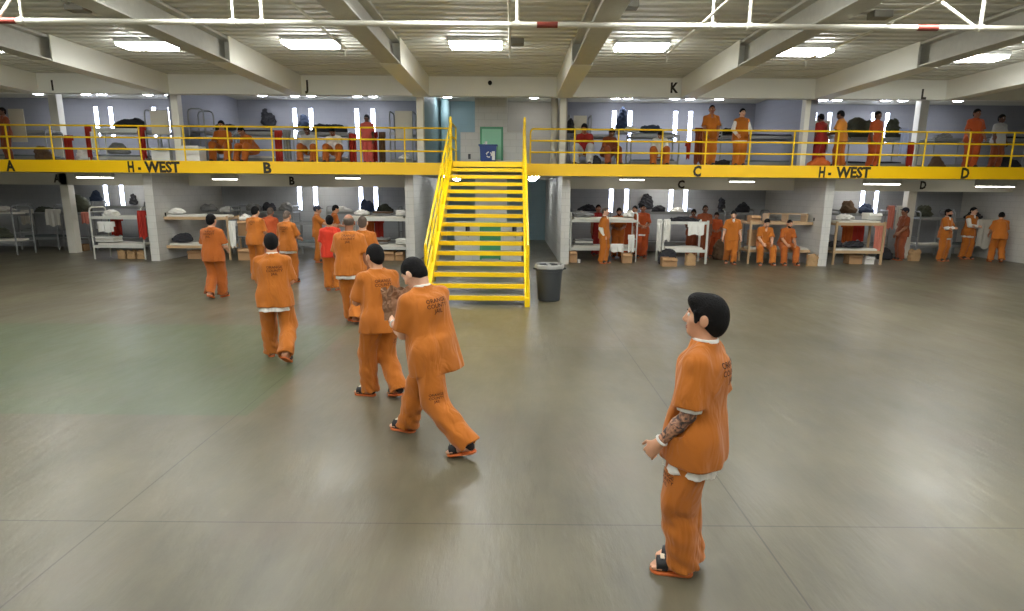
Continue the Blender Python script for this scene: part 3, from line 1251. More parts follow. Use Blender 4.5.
# upright cylinder beside the right alcove column
struct(MB().tube([(1.27, 19.0, ZD), (1.27, 19.0, ZC)], .11, 16).build('column_round', WHITE, smooth=True))
struct(MB().tube([(-2.45, 22.0, ZD), (-2.45, 22.0, ZC)], .16, 16).build('column_round', mat('pale_teal_paint', srgb(150, 178, 182), .5), smooth=True))
for x, yy in ((-15.2, 20.42), (13.75, 20.72)):
    slab('column', x - .14, x + .14, yy - .14, yy + .14, 0, ZD - .3, WHITE, .01)
    slab('column', x - .14, x + .14, yy - .14, yy + .14, ZD, ZC, WHITE, .01)
# inner beam under the mezzanine with bay letters
ib = slab('beam_inner', XL, -11.22, 20.28, 20.56, 2.31, ZD - .3, BEAMP)
lettering('A', (X(56.5, 20.28, 2.4), 2.40), .26, .8, BLACKP, ib, 20.272)
ib = slab('beam_inner', -10.95, -3.28, 20.28, 20.56, 2.31, ZD - .3, BEAMP)
lettering('B', (X(291, 20.28, 2.4), 2.38), .26, .9, BLACKP, ib, 20.272)
ib = slab('beam_inner', 1.75, 9.5, 20.28, 20.56, 2.31, ZD - .3, BEAMP)
lettering('C', (X(680, 20.28, 2.4), 2.36), .26, .9, BLACKP, ib, 20.272)
ib = slab('beam_inner', 9.76, 16.9, 20.28, 20.56, 2.31, ZD - .3, BEAMP)
lettering('D', (X(921.5, 20.28, 2.4), 2.40), .26, .8, BLACKP, ib, 20.272)
# alcove behind the stair
slab('wall_alcove_back', -3.02, -1.0, 27.3, 27.6, 0, ZD - .3, BLKT)
slab('wall_alcove_back', -1.0, 1.49, 27.3, 27.6, 0, ZD - .3, BLKT)
slab('wall_alcove_back_upper', -2.7, -.7, 22.5, 22.8, ZD, ZC, BLKT)
slab('wall_alcove_back_upper', -.7, 1.42, 22.5, 22.8, ZD, ZC, BLKB)
slab('wall_pier', -1.2, -.2, 19.1, 20.1, 0, ZD - .3, BLK)
slab('wall_pier', -1.2, -.2, 19.1, 20.1, ZD, ZC, BLK)
for z0, z1 in ((0, 1.24), (ZD, 4.02)):
    slab('wall_half', -1.66, -1.2, 19.1, 19.3, z0, z1, BLK)
    slab('wall_half', -.2, .29, 19.1, 19.3, z0, z1, BLK)
slab('wall_half', -1.88, -1.66, 19.1, 19.3, 0, 1.24, BLK)
for z0, z1, m, nm, xx in ((.02, 1.24, GREEN, 'door_1', (-1.06, -.38)), (3.16, 4.18, GREENL, 'door_2', (-1.04, -.32))):
    x0, x1 = xx
    d = MB().span(x0 + .05, x1 - .05, 19.06, 19.095, z0 + .04, z1 - .05).build(nm, m, bevel=.004)
    struct(d)
    fr = MB()
    fr.span(x0, x0 + .06, 19.045, 19.097, z0, z1)
    fr.span(x1 - .06, x1, 19.045, 19.097, z0, z1)
    fr.span(x0 + .06, x1 - .06, 19.045, 19.097, z1 - .06, z1)
    fr.build('door_frame', GREEN, d, bevel=.004)
    MB().tube([(x0 + .1, 19.055, (z0 + z1) / 2), (x0 + .1, 19.02, (z0 + z1) / 2), (x0 + .17, 19.02, (z0 + z1) / 2)], .01, 8).build('door_handle', FIXT, d, smooth=True)
MB_ = MB().span(-1.42, -1.34, 19.085, 19.099, 3.2, 3.36).build('outlet_plate', GREY, bevel=.004)
tag(MB_, 'small grey electrical plate on the white half wall beside the blue bin', 'outlet')

# mezzanine edge beam, lettering
for nm, x0, x1, lets in (('trim_1', XL, -1.86, (('A', 9.5, 9), ('H', 130, 6), ('-', 138.5, 3), ('WEST', 161.3, 35), ('B', 266.5, 8))),
                         ('trim_2', .36, XR, (('C', 696, 8), ('H', 820.8, 6), ('-', 828.5, 3), ('WEST', 852, 34), ('D', 964, 8)))):
    t = slab(nm, x0, x1, DECK, DECK + .02, 2.67, 3.02, YELD)
    for s_, px, w in lets:
        lettering(s_, (X(px, DECK, 2.8), 2.695), .30, None, BLACKP, t, DECK - .004, width=w * .0298)

# header over the mezzanine front + letters
h = slab('beam_header', XL, XR, DECK, DECK + .25, 4.89, ZC, BEAMP)
for s_, px in (('I', 53), ('J', 307.5), ('K', 673.5), ('L', 923)):
    p_ = at(px, {'I': 90, 'J': 90, 'K': 92.5, 'L': 99}[s_], DECK)
    lettering(s_, (p_.x, p_.z), .27, .8, BLACKP, h, DECK - .004)
# deep clad beams and the sprayed steel beams that continue into the hall
for i, x in enumerate((-13.85, -10.1, -6.3, -2.65, 1.46, 5.02, 8.85, 12.6, 16.3)):
    b = MB()
    b.span(x - .225, x + .225, 13.35, DECK, 4.885, 4.90)
    b.span(x - .225, x - .205, 13.35, DECK, 4.9, ZC)
    b.span(x + .205, x + .225, 13.35, DECK, 4.9, ZC)
    b.span(x - .205, x + .205, 13.6, 13.62, 4.9, ZC)
    b.use(BEAMP)
    struct(b.build('beam_clad', BEAMP))
    s2 = MB()
    s2.span(x - .2, x + .2, YB, 13.59, 4.9, 4.935)
    s2.span(x - .02, x + .02, YB, 13.59, 4.935, ZC - .06)
    s2.span(x - .19, x + .19, YB, 13.59, ZC - .06, ZC - .002)
    struct(s2.build('beam_steel', STEELB, bevel=.01))

# ------------------------------------------------------------------ hall lights
ORD = ['first', 'second', 'third', 'fourth', 'fifth', 'sixth', 'seventh', 'eighth', 'ninth', 'tenth', 'eleventh', 'twelfth', 'thirteenth', 'fourteenth', 'fifteenth',
       'sixteenth', 'seventeenth', 'eighteenth', 'nineteenth', 'twentieth']


def troffer(x, y, label, z=5.3, L=1.1, W=.52):
    t = empty('ceiling_light', (x, y, z))
    tag(t, label, 'light', 'hall ceiling lights')
    h = MB()
    h.span(-L / 2 - .03, L / 2 + .03, -W / 2 - .03, W / 2 + .03, .03, .115)
    h.build('housing', FIXT, t, bevel=.01)
    MB().span(-L / 2, L / 2, -W / 2, W / 2, -.03, .03).build('diffuser', TUBE, t, bevel=.006)
    return t


LPX = ((8, 49), (148, 47), (311, 45), (476, 46), (641, 48), (803, 53), (976, 59))
XS = []
for i, (px, py) in enumerate(LPX):
    p_ = gz(px, py, 5.29)
    XS.append(p_.x)
    troffer(p_.x, p_.y, 'bright rectangular ceiling light hanging in the hall, %s from the left in its row' % ORD[i])
p_ = gz(1022, 38, 5.29)
troffer(p_.x, p_.y, 'bright rectangular ceiling light cut off by the upper right picture edge')
for k_, yy in enumerate((9.3, 4.7, .2)):
    for i, x in enumerate(XS):
        troffer(x, yy, 'ceiling light above the open floor, %s row out from the pipe, %s across' % (ORD[k_], ORD[i]))


def strip(px, py, y, L, label, z=None):
    p_ = at(px, py, y)
    t = empty('ceiling_strip_light', (p_.x, y, p_.z))
    tag(t, label, 'light', 'strip lights under the mezzanine')
    MB().span(-L / 2, L / 2, -.09, .09, .0, 2.698 - p_.z).build('housing', FIXT, t, bevel=.01)
    MB().span(-L / 2 + .03, L / 2 - .03, -.06, .06, -.022, .0).build('diffuser', STRIPV, t, bevel=.012)


for px, py, L, lb in ((95, 177.3, 1.15, 'glowing strip light under the mezzanine, below the A and H letters'),
                      (225, 179, .8, 'glowing strip light under the mezzanine in the bay lettered B'),
                      (348, 178, .8, 'strip light under the mezzanine between letter B and the stairs'),
                      (632, 179.5, .8, 'strip light under the mezzanine nearest the stairs on their right'),
                      (742, 181.5, .8, 'strip light under the mezzanine above the man walking by the tan bunk'),
                      (882, 184, 1.15, 'glowing strip light under the mezzanine between WEST and letter D'),
                      (995, 186.5, 1.2, 'glowing strip light under the mezzanine at far right past letter D')):
    strip(px, py, 19.0, L, lb)
for px, py, lb in ((447, 178, 'round dome light under the mezzanine beside the top of the stairs, left'), (536, 178, 'round dome light under the mezzanine beside the top of the stairs, right')):
    p_ = gz(px, py, 2.6)
    t = empty('ceiling_dome_light', (p_.x, 18.9, 2.698))
    tag(t, lb, 'light')
    MB().lathe([(.16, 0), (.16, -.03), (.13, -.07), (.07, -.1), (.02, -.11)], n=20).build('dome', DOMEG, t, smooth=True)
    MB().lathe([(.18, 0), (.18, -.02), (.162, -.025)], n=20).build('rim', FIXT, t, smooth=True)
for i, (x, y) in enumerate(((-14, 21.6), (-7, 21.6), (5.6, 21.6), (12.6, 21.6))):  # unseen strips added to brighten the back of the lower bays
    t = empty('ceiling_strip_light', (x, y, 2.62))
    tag(t, 'unseen fill strip light added under the mezzanine behind the inner beam, %s from the left' % ORD[i], 'light', 'added fill strips behind the inner beam')
    MB().span(-.6, .6, -.09, .09, .0, .078).build('housing', FIXT, t, bevel=.01)
    MB().span(-.57, .57, -.075, .075, -.035, .0).build('diffuser', STRIP, t, bevel=.012)
for i, (x, y, z) in enumerate(((-2.2, 23.5, 2.698), (.75, 23.5, 2.698))):  # extra domes added to brighten the dark alcove
    t = empty('ceiling_dome_light', (x, y, z))
    tag(t, 'added fill dome light deep in the alcove behind the stairs, %s' % ('lower left', 'lower right', 'upper left', 'upper right')[i], 'light')
    MB().lathe([(.16, 0), (.16, -.03), (.13, -.07), (.07, -.1), (.02, -.11)], n=20).build('dome', DOMEG, t, smooth=True)
    MB().lathe([(.18, 0), (.18, -.02), (.162, -.025)], n=20).build('rim', FIXT, t, smooth=True)
# small round lights on the dormitory ceiling
spots = [(59, 98), (94, 96), (109, 96), (153, 96), (167, 94), (266, 97), (294, 95.5), (310, 95.5), (355, 95), (371, 95), (447, 96.5), (534, 97.5), (617, 97), (630, 97),
         (676, 98), (692, 98), (716, 100.5), (818, 101.5), (831, 101.8), (875, 103), (890, 103.5), (933, 106)]
for i, (px, py) in enumerate(spots):
    x = gz(px, py, 5.4).x
    t = empty('ceiling_round_light', (x, 21.35, ZC))
    k = i % 2
    tag(t, 'small round glowing light on the upper dormitory ceiling, number-%s one counting from the left end' % ORD[i] if i < 20 else
        ('small round glowing light on the upper ceiling next to the letter L' if i == 21 else 'small round glowing light on the upper ceiling above the last slit window'), 'light', 'small round lights over the mezzanine')
    MB().lathe([(.17, 0), (.17, -.02), (.15, -.035), (.08, -.05), (.01, -.055)], n=16).build('lens', SPOT, t, smooth=True)
    MB().lathe([(.19, 0.0), (.19, -.015), (.172, -.02)], n=16).build('rim', FIXT, t, smooth=True)
for i, (px, lb) in enumerate(((363, 'dark dome camera on the upper ceiling above the two slit windows by the stairs'), (618, 'dark dome camera on the upper ceiling beside the lights right of the stairs'),
                              (743, 'dark dome camera on the upper ceiling above the man in white sleeves'), (983, 'dark dome camera on the upper ceiling above the man by letter D'))):
    t = MB().lathe([(.1, 0), (.1, -.03), (.09, -.08), (.05, -.12), (.01, -.13)], n=16).build('ceiling_camera', DARK, smooth=True)
    t.location = (X(px, 19.4, 5.2), 19.4, ZC)
    tag(t, lb, 'camera')
t = MB().tube([(0, 0, 0), (0, -.05, 0)], .06, 14).build('ceiling_sensor', DARK, smooth=True)
p_ = at(490, 83, DECK)
t.location = (p_.x, DECK - .001, p_.z)
tag(t, 'small round dark sensor on the white header above the stairs', 'sensor')

# ------------------------------------------------------------------ sprinkler pipes
PY, PZ = 9.75, 4.76
t = empty('sprinkler_pipe', (0, PY, PZ))
tag(t, 'long white sprinkler main pipe running across the hall below the ceiling', 'pipe')
MB().tube([(-14, 0, .0), (-4, 0, .0), (4, 0, 0), (14, 0, .0)], .043, 12).build('main_pipe', PIPE, t, smooth=True)
for px in (545, 4, 925):
    x = X(px, PY, PZ)
    MB().tube([(x - .16, 0, -.0), (x + .16, 0, -.0)], .0465, 12).build('pipe_label', REDB, t, smooth=True)
for px in (20, 231, 260, 515, 710, 747, 978):
    x = X(px, PY, PZ)
    MB().tube([(x, 0, .0), (x, 0, ZC - PZ + .05)], .028 if px in (260, 515, 747, 978) else .018, 8).build('drop_pipe' if px in (260, 515, 747, 978) else 'hanger_rod', PIPE, t, smooth=True)
    c_ = MB()
    c_.tube([(x - .04, 0, 0), (x + .04, 0, 0)], .056, 12)
    c_.build('clamp', PIPE, t, smooth=True)
for px, y1, dz in ((308, 11.7, .0), (507, 11.8, 0), (702, 12.0, 0), (888, 12.4, 0)):
    x = X(px, PY, PZ)
    MB().tube([(x, -3.2, .07), (x, 0, .07), (x, y1 - PY, .07)], .02, 8).build('branch_pipe', PIPE, t, smooth=True)
    hd = MB()
    hd.tube([(x, y1 - PY, .09), (x, y1 - PY, -.02), (x, y1 - PY, -.06)], [.024, .018, .012], 8)
    hd.lathe([(.03, 0), (.03, .006)], (x, y1 - PY, -.075), 10)
    hd.build('sprinkler_head', PIPE, t, smooth=False)
for (x0, x1) in ((X(975, PY, PZ), X(917, PY, 5.2)), (X(-6, PY, PZ), X(20, PY, 5.2))):
    MB().tube([(x0, 0, 0), (x1, .1, ZC - PZ)], .022, 8).build('brace', PIPE, t, smooth=True)
t = MB().tube([at(990, 74, 16.6), at(986, 90, 16.6), at(1030, 85.5, 16.6)], .035, 8).build('hanging_pipe', PIPE, smooth=True)
tag(t, 'white elbowed pipe hanging below the ceiling at the far right', 'pipe')
for px, lb in ((52, 'thin dark conduit running along the ceiling to the light over letter A'),):
    a, b = gz(60, 0, 5.39), gz(146, 41, 5.39)
    t = MB().tube([(a.x, a.y, 5.39), (b.x, b.y, 5.39)], .014, 6).build('ceiling_conduit', STEELB)
    tag(t, lb, 'conduit')
# dark junction boxes on the ceiling
for px, py, lb in ((78, 8, 'grey junction box on the ceiling in the upper left corner'), (628, 5, 'grey junction box on the ceiling above the pipe, right of the centre beam'), (880, 15, 'grey junction box on the ceiling over the pipe at right'),
                   (516, 42, 'grey junction box on the ceiling beside the light over the stairs')):
    p_ = gz(px, py, ZC - .06)
    t = MB().box((0, 0, 0), (.34, .24, .12)).build('ceiling_junction_box', mat('dusty_grey', srgb(116, 112, 100), .6), bevel=.012)
    t.location = (p_.x, p_.y, ZC - .06)
    tag(t, lb, 'box')

# ------------------------------------------------------------------ guard rails
def guardrail(x0, x1, posts, label, round_at):
    t = empty('guardrail', ((x0 + x1) / 2, DECK + .06, ZD))
    tag(t, label, 'railing')
    ox = (x0 + x1) / 2
    for i, z in enumerate((1.0, .67, .345)):
        if i == 0:
            if round_at == 'left':
                pth = [(x0 - ox, 0, .02), (x0 - ox, 0, z - .1), (x0 - ox + .02, 0, z - .04), (x0 - ox + .08, 0, z), (x1 - ox, 0, z)]
            else:
                pth = [(x0 - ox, 0, z), (x1 - ox, 0, z)]
        else:
            pth = [(x0 - ox, 0, z), (x1 - ox, 0, z)]
        MB().tube(pth, .025, 8).build('rail', YEL, t, smooth=True)
    for x in posts:
        p_ = MB()
        p_.tube([(x - ox, 0, .02), (x - ox, 0, 1.0)], .024, 8)
        p_.box((x - ox, 0, .012), (.11, .09, .022))
        p_.build('post', YEL, t, smooth=False)


guardrail(XL + .05, -1.87, [-3.17 - 1.29 * i for i in range(14)], 'yellow three-rail guardrail along the mezzanine left of the stairs', '')
guardrail(.5, XR - .05, [1.79 + 1.28 * i for i in range(15)], 'yellow three-rail guardrail along the mezzanine right of the stairs', 'left')

# ------------------------------------------------------------------ stairs
SX0, SX1 = -1.63, .25
Y0, RUN, NT = 11.45, .325, 15
st = empty('staircase', ((SX0 + SX1) / 2, Y0, 0))
tag(st, 'yellow open-riser steel staircase rising from the hall floor to the mezzanine', 'stairs')
so = Vector(st.location)
RISE = ZD / 16
for i in range(NT):
    y, z = Y0 + i * RUN, RISE * (i + 1)
    tr = MB().use(TREAD)
    tr.span(SX0 - so.x, SX1 - so.x, y - so.y + .02, y - so.y + .30, z - .04, z)
    tb = tr.build('tread', None, st)
    nz_ = MB()
    nz_.span(SX0 - so.x, SX1 - so.x, y - so.y, y - so.y + .045, z - .088, z + .003)
    nz_.build('nosing', YEL, tb, bevel=.004)
YT = Y0 + NT * RUN
ld = MB().use(TREAD)
ld.span(SX0 - so.x, SX1 - so.x, YT - so.y + .02, DECK - so.y + .03, ZD - .12, ZD)
ldo = ld.build('landing', None, st)
MB().span(SX0 - so.x, SX1 - so.x, YT - so.y, YT - so.y + .06, ZD - .14, ZD + .005).build('nosing', YEL, ldo, bevel=.004)
for sx, nm in ((SX0 - .05, 'l'), (SX1 + .05, 'r')):
    x = sx - so.x
    sg = MB()
    sl = RISE / RUN
    a = (-.12, .0)
    # stringer plate (parallelogram) with landing return
    ya, yb = -.14, YT - so.y + .02
    pts = [(ya, 0), (ya, RISE * .95), (yb - .05, ZD + .03), (DECK - so.y + .0, ZD + .03), (DECK - so.y + .0, ZD - .3), (yb + .12, ZD - .3), (.34, 0)]
    for w in (-.05, .05):
        sg.quad([(x + w, p[0], p[1]) for p in (pts if w > 0 else pts[::-1])])
    for p, q in zip(pts, pts[1:] + pts[:1]):
        sg.quad([(x - .05, p[0], p[1]), (x + .05, p[0], p[1]), (x + .05, q[0], q[1]), (x - .05, q[0], q[1])])
    sg.build('stringer', YEL, st, bevel=.006)
    # sloped rails, balusters and newels
    for hh in (1.02, .68, .36):
        r = MB()
        r.tube([(x, ya + .05, RISE * .9 + hh - .0), (x, yb, ZD + hh), (x, DECK - so.y + .1, ZD + hh)], .026, 8)
        r.build('stair_rail', YEL, st, smooth=True)
    MB().tube([(x, ya + .05, 0), (x, ya + .05, RISE * .9 + 1.02)], .03, 8).build('newel_post', YEL, st, smooth=True)
    n2 = MB()
    n2.tube([(x, yb, ZD - .2), (x, yb, ZD + 1.12), (x, yb, ZD + 1.16)], [.038, .038, .02], 10)
    n2.build('newel_post', YEL, st, smooth=True)
    MB().tube([(x, DECK - so.y + .1, ZD), (x, DECK - so.y + .1, ZD + 1.02)], .026, 8).build('newel_post', YEL, st, smooth=True)
    for k in range(1, 5):
        yy = ya + (yb - ya) * k / 5
        zz = RISE * .9 + (ZD - RISE * .9) * k / 5
        MB().tube([(x, yy, zz - .12), (x, yy, zz + 1.02)], .02, 8).build('baluster', YEL, st, smooth=True)

# ------------------------------------------------------------------ bins
cx, cy = X(549, 12.1, .4), 12.1
can = empty('trash_can', (cx, cy, 0))
tag(can, 'round grey trash can with a white liner, standing right of the stair foot', 'trash can')
c = MB()
c.lathe([(.215, .0), (.225, .012), (.23, .03), (.268, .62), (.285, .625), (.285, .665), (.275, .67), (.285, .70), (.285, .74), (.268, .74), (.258, .68), (.215, .05), (.0, .045)], n=32)
c.build('barrel', GREY, can, smooth=True)
for sx in (-1, 1):
    hd = MB()
    hd.tube([(sx * .27, -.05, .66), (sx * .325, -.05, .67), (sx * .335, 0, .665), (sx * .325, .05, .67), (sx * .27, .05, .66)], .016, 8)
    hd.build('handle', GREY, can, smooth=True)
lw = lambda i, an: .018 * math.sin(an * 7 + i * 1.3) + .012 * math.sin(an * 13 + i)
ln = MB()
ln.lathe([(.27, .752), (.28, .762), (.296, .75), (.3, .715), (.301, .68), (.296, .684), (.294, .72), (.288, .742), (.278, .75), (.268, .735), (.262, .70), (.25, .5), (.22, .2)], n=48, wob=lw, cap=False)
ln.build('bin_liner', LINER, can, smooth=True)
bx, by = X(487, 18.5, 3.3), 18.55
bn = empty('recycling_bin', (bx, by, ZD))
tag(bn, 'blue recycling bin with a white recycling mark at the head of the stairs', 'bin')
b = MB()
for z0, z1, w0, w1, d0, d1 in ((0, .56, .21, .255, .17, .21),):
    vs = [(-w0, -d0, z0), (w0, -d0, z0), (w0, d0, z0), (-w0, d0, z0), (-w1, -d1, z1), (w1, -d1, z1), (w1, d1, z1), (-w1, d1, z1)]
    for q in ((0, 3, 2, 1), (4, 5, 6, 7), (0, 1, 5, 4), (1, 2, 6, 5), (2, 3, 7, 6), (3, 0, 4, 7)):
        b.quad([vs[i] for i in q])
b.build('body', BLUE, bn, bevel=.015)
MB().span(-.29, .29, -.24, .24, .562, .6).build('lid', BLUE, bn, bevel=.012)
MB().tube([(-.22, .25, .58), (.22, .25, .58)], .02, 8).build('handle', BLUE, bn, smooth=True)
ar = MB()
for k in range(3):
    for j in range(5):
        a0, a1 = R_(90 + k * 120 + j * 18), R_(90 + k * 120 + j * 18 + 18)
        w = .016 if j < 4 else .03
        w2 = .016 if j < 4 else .002
        ar.quad([((.075 - w) * math.cos(a0), 0, (.075 - w) * math.sin(a0)), ((.075 + w) * math.cos(a0), 0, (.075 + w) * math.sin(a0)),
                 ((.075 + w2) * math.cos(a1), 0, (.075 + w2) * math.sin(a1)), ((.075 - w2) * math.cos(a1), 0, (.075 - w2) * math.sin(a1))])
a_ = ar.build('recycling_mark', SHEET, bn, fix=False)
a_.location = (.03, -.205, .30)
a_.rotation_euler = (R_(4.1), 0, 0)
l_ = MB().box((0, 0, 0), (.09, .004, .26)).build('paper_label', SHEET, bn)
l_.location = (.165, -.202, .27)
l_.rotation_euler = (R_(4.1), 0, 0)
cupm = MB().lathe([(.035, 0), (.042, .1), (.038, .1), (.033, .01)], n=16).build('paper_cup', SHEET, smooth=True)
cupm.location = (bx - .07, by, ZD + .601)
tag(cupm, 'white paper cup standing on the lid of the blue bin', 'cup')
# ------------------------------------------------------------------ bunks and what lies on them
ZP = .42           # sleeping level of the lower pan


def frame_path(x, w, z1, r=.12):
    r = min(r, .12)
    "bent tube: up, across, down"
    return [(x, -w, 0), (x, -w, z1 - r), (x, -w + .035, z1 - .035), (x, -w + r, z1), (x, w - r, z1), (x, w - .035, z1 - .035), (x, w, z1 - r), (x, w, 0)]


def bunk(x, y, z, label, rz=0., L=1.95, W=.76, zu=1.32, top=1.62, m=None, style='tube', group='steel bunk beds', zl=ZP):
    m = m or BUNKW
    t = empty('bunk_bed', (x, y, z), R_(rz))
    tag(t, label, 'bunk bed', group)
    for sx in (-1, 1):
        e = MB()
        if style == 'tube':
            e.tube(frame_path(sx * L / 2, W / 2, top), .024, 8)
            if top > zu + .28:
                e.tube([(sx * L / 2, -W / 2, zu + .16), (sx * L / 2, W / 2, zu + .16)], .014, 6)
            else:
                e.tube([(sx * L / 2, -W / 2, zu - .03), (sx * L / 2, W / 2, zu - .03)], .014, 6)
            e.tube([(sx * L / 2, -W / 2, zl + .3), (sx * L / 2, W / 2, zl + .3)], .014, 6)
        else:
            for sy in (-1, 1):
                e.box((sx * L / 2, sy * W / 2, (zu + .06) / 2), (.06, .06, zu + .06))
            e.box((sx * L / 2, 0, zu - .03), (.05, W - .06, .05))
            e.box((sx * L / 2, 0, zl - .03), (.05, W - .06, .05))
        e.build('end_frame', m, t, smooth=style == 'tube', bevel=0 if style == 'tube' else .004)
    for zz in (zl, zu):
        b = MB()
        b.span(-L / 2 + .03, L / 2 - .03, -W / 2 + .01, W / 2 - .01, zz - .02, zz - .005)
        b.span(-L / 2 + .03, L / 2 - .03, -W / 2 - .015, -W / 2 + .01, zz - .06, zz + .03)
        b.span(-L / 2 + .03, L / 2 - .03, W / 2 - .01, W / 2 + .015, zz - .06, zz + .03)
        b.build('bed_pan', m, t, bevel=.004)
    return t


def mattress(x, y, z, label, L=1.8, W=.66, h=.075, m=None, rz=0., name='mattress', group='mattresses on the bunks'):
    r_ = random.Random(int(x * 97 + y * 31))
    a, b = r_.uniform(0, 6), r_.uniform(0, 6)
    f = F((-L / 2 - .06, -W / 2 - .06, -.03), (L / 2 + .06, W / 2 + .06, h + .06), .03)

    def fn(X_, Y_, Z_):
        top = h + .012 * np.sin(X_ * 5 + a) * np.sin(Y_ * 7 + b)
        q = np.maximum(np.abs(X_) - (L / 2 - .04), 0) ** 2 + np.maximum(np.abs(Y_) - (W / 2 - .04), 0) ** 2 + np.maximum(np.abs(Z_ - top / 2) - (top / 2 - .03), 0) ** 2
        return np.sqrt(q) - .035
    f.put(fn, (-L / 2, -W / 2, 0), (L / 2, W / 2, h), 0)
    o = link(name, f.mesh(name, [m or MATT]))
    o.location = (x, y, z + .008)
    o.rotation_euler = (0, 0, R_(rz))
    return tag(o, label, 'mattress', group)


def heap(x, y, z, sx, sy, sz, m, label, seed=1, name='clothing_pile', cat='clothes', n=5):
    "soft heap of cloth: overlapping folded lumps with creases"
    r_ = random.Random(seed)
    f = F((-sx * .75, -sy * .75, -.02), (sx * .75, sy * .75, sz * 1.3), max(.014, min(sx, sy, sz) / 14))
    for i in range(n):
        c = (r_.uniform(-.26, .26) * sx, r_.uniform(-.2, .2) * sy, sz * r_.uniform(.2, .55))
        f.ell(c, (sx * r_.uniform(.2, .32), sy * r_.uniform(.22, .34), sz * r_.uniform(.3, .48)), None, .05)
    f.ell((0, 0, sz * .2), (sx * .5, sy * .48, sz * .32), None, .06)
    a = [r_.uniform(0, 6) for _ in range(3)]
    f.disp(lambda X_, Y_, Z_: .016 * np.sin(X_ * 26 + a[0] + 9 * Z_ + 2 * np.sin(Y_ * 17)) * np.sin(Y_ * 24 + Z_ * 34 + a[1]) + .010 * np.sin((X_ - Y_) * 38 + 3 * np.sin(Z_ * 25) + a[2]))
    f.clip((0, 0, -1), (0, 0, .0))
    o = link(name, f.mesh(name, [m]))
    o.location = (x, y, z + .004)
    return tag(o, label, cat)


def folded(x, y, z, sx, sy, n, mats, label, name='folded_blanket', cat='blanket'):
    "stack of folded layers with rounded fold edges"
    t = empty(name, (x, y, z + .003))
    tag(t, label, cat)
    for i in range(n):
        b = MB()
        hh = .055
        zz = i * hh

        def fn(u, v, zz=zz, i=i):
            a = (u - .5) * sx * (1 - .04 * (i % 2))
            return Vector((a, (v - .5) * sy, zz + hh / 2 + .004 * math.sin(a * 18 + i))), Vector((0, 0, 1))
        b.sheet(fn, 10, 6, hh * .93)
        b.build('fold', mats[i % len(mats)], t, smooth=False, bevel=.018)
    return t


def drape(x, y, z, w, drop, m, label, rz=0., over=.12, name='hanging_towel', cat='towel', seed=1, taper=0.):
    "cloth hung over a rail at height z: a short back flap, the fold and the long front"
    r_ = random.Random(seed)
    a, b = r_.uniform(0, 6), r_.uniform(0, 6)
    mb = MB()
    tot = over + .07 + drop

    def fn(u, v):
        s = over * v / .15 if v < .15 else over + .07 * (v - .15) / .25 if v < .4 else over + .07 + drop * (v - .4) / .6
        if s < over:
            p = Vector((0, .036, z - (over - s)))
            n = Vector((0, 1, 0))
        elif s < over + .07:
            an = (s - over) / .07 * math.pi
            p = Vector((0, .036 * math.cos(an), z + .036 * math.sin(an)))
            n = Vector((0, math.cos(an), math.sin(an)))
        else:
            q = s - over - .07
            k = min(1, q / .15)
            yy = -.036 - k * (.018 + .016 * math.sin(u * 17 + a) + .01 * math.sin(u * 31 + b))
            p = Vector((0, yy, z - q * (1 - .06 * math.sin(u * 9 + b))))
            n = Vector((0, -1, 0))
        ww = w * (1 - taper * v)
        p.x = (u - .5) * ww
        return p, n
    mb.sheet(fn, 18, 20, .008)
    o = mb.build(name, m, smooth=True)
    o.location = (x, y, 0)
    o.rotation_euler = (0, 0, R_(rz))
    return tag(o, label, cat)


def paper_bag(x, y, z, label, s=1., rz=0., seed=1, m=None, cr=1.):
    r_ = random.Random(seed)
    t = empty('paper_bag', (x, y, z), R_(rz))
    tag(t, label, 'bag')
    ph = [r_.uniform(0, 6) for _ in range(4)]
    n, rows = 28, 9
    b = MB()
    w, d, h = .15 * s, .1 * s, .33 * s

    def ring(k, inn):
        out = []
        zz = h * k / (rows - 1)
        for i in range(n):
            an = 2 * math.pi * i / n
            c, s_ = math.cos(an), math.sin(an)
            q = (abs(c) ** 5 + abs(s_) ** 5) ** (-1 / 5)
            j = 1 + cr * (.05 * math.sin(an * 5 + ph[0] + k) + .05 * math.sin(an * 9 + ph[1] + k * 1.7)) * (k / rows) + .06 * math.sin(k * 1.9 + ph[2]) * (k > 0)
            out.append(((w * j - inn) * q * c, (d * j - inn) * q * s_, zz + (k == rows - 1) * .03 * s * math.sin(an * 4 + ph[3]) - 0))
        return out
    rs = [ring(k, 0) for k in range(rows)] + [ring(k, .006) for k in range(rows - 1, 1, -1)]
    for rr, r2 in zip(rs, rs[1:]):
        for i in range(n):
            i2 = (i + 1) % n
            b.quad([rr[i], rr[i2], r2[i2], r2[i]])
    b.quad(rs[0][::-1])
    b.quad(rs[-1])
    o = b.build('bag_body', m or KRAFT, t)
    return t


def carton(x, y, z, sx, sy, sz, label, rz=0., m=None, open_=True):
    t = empty('cardboard_box', (x, y, z), R_(rz))
    tag(t, label, 'box')
    b = MB()
    e = .008
    b.span(-sx / 2, sx / 2, -sy / 2, -sy / 2 + e, 0, sz)
    b.span(-sx / 2, sx / 2, sy / 2 - e, sy / 2, 0, sz)
    b.span(-sx / 2, -sx / 2 + e, -sy / 2 + e, sy / 2 - e, 0, sz)
    b.span(sx / 2 - e, sx / 2, -sy / 2 + e, sy / 2 - e, 0, sz)
    b.span(-sx / 2, sx / 2, -sy / 2, sy / 2, 0, e)
    b.build('carton_body', m or BOARD, t)
    for sg in (-1, 1):
        f = MB().box((0, sg * (sy / 2 + .035), sz - .03), (sx * .96, .006, .1), Matrix.Rotation(R_(-sg * -38), 3, 'X'))
        f.build('flap', m or BOARD, t)
    return t


def bx_(px, y, z=1.0):
    return X(px, y, z)


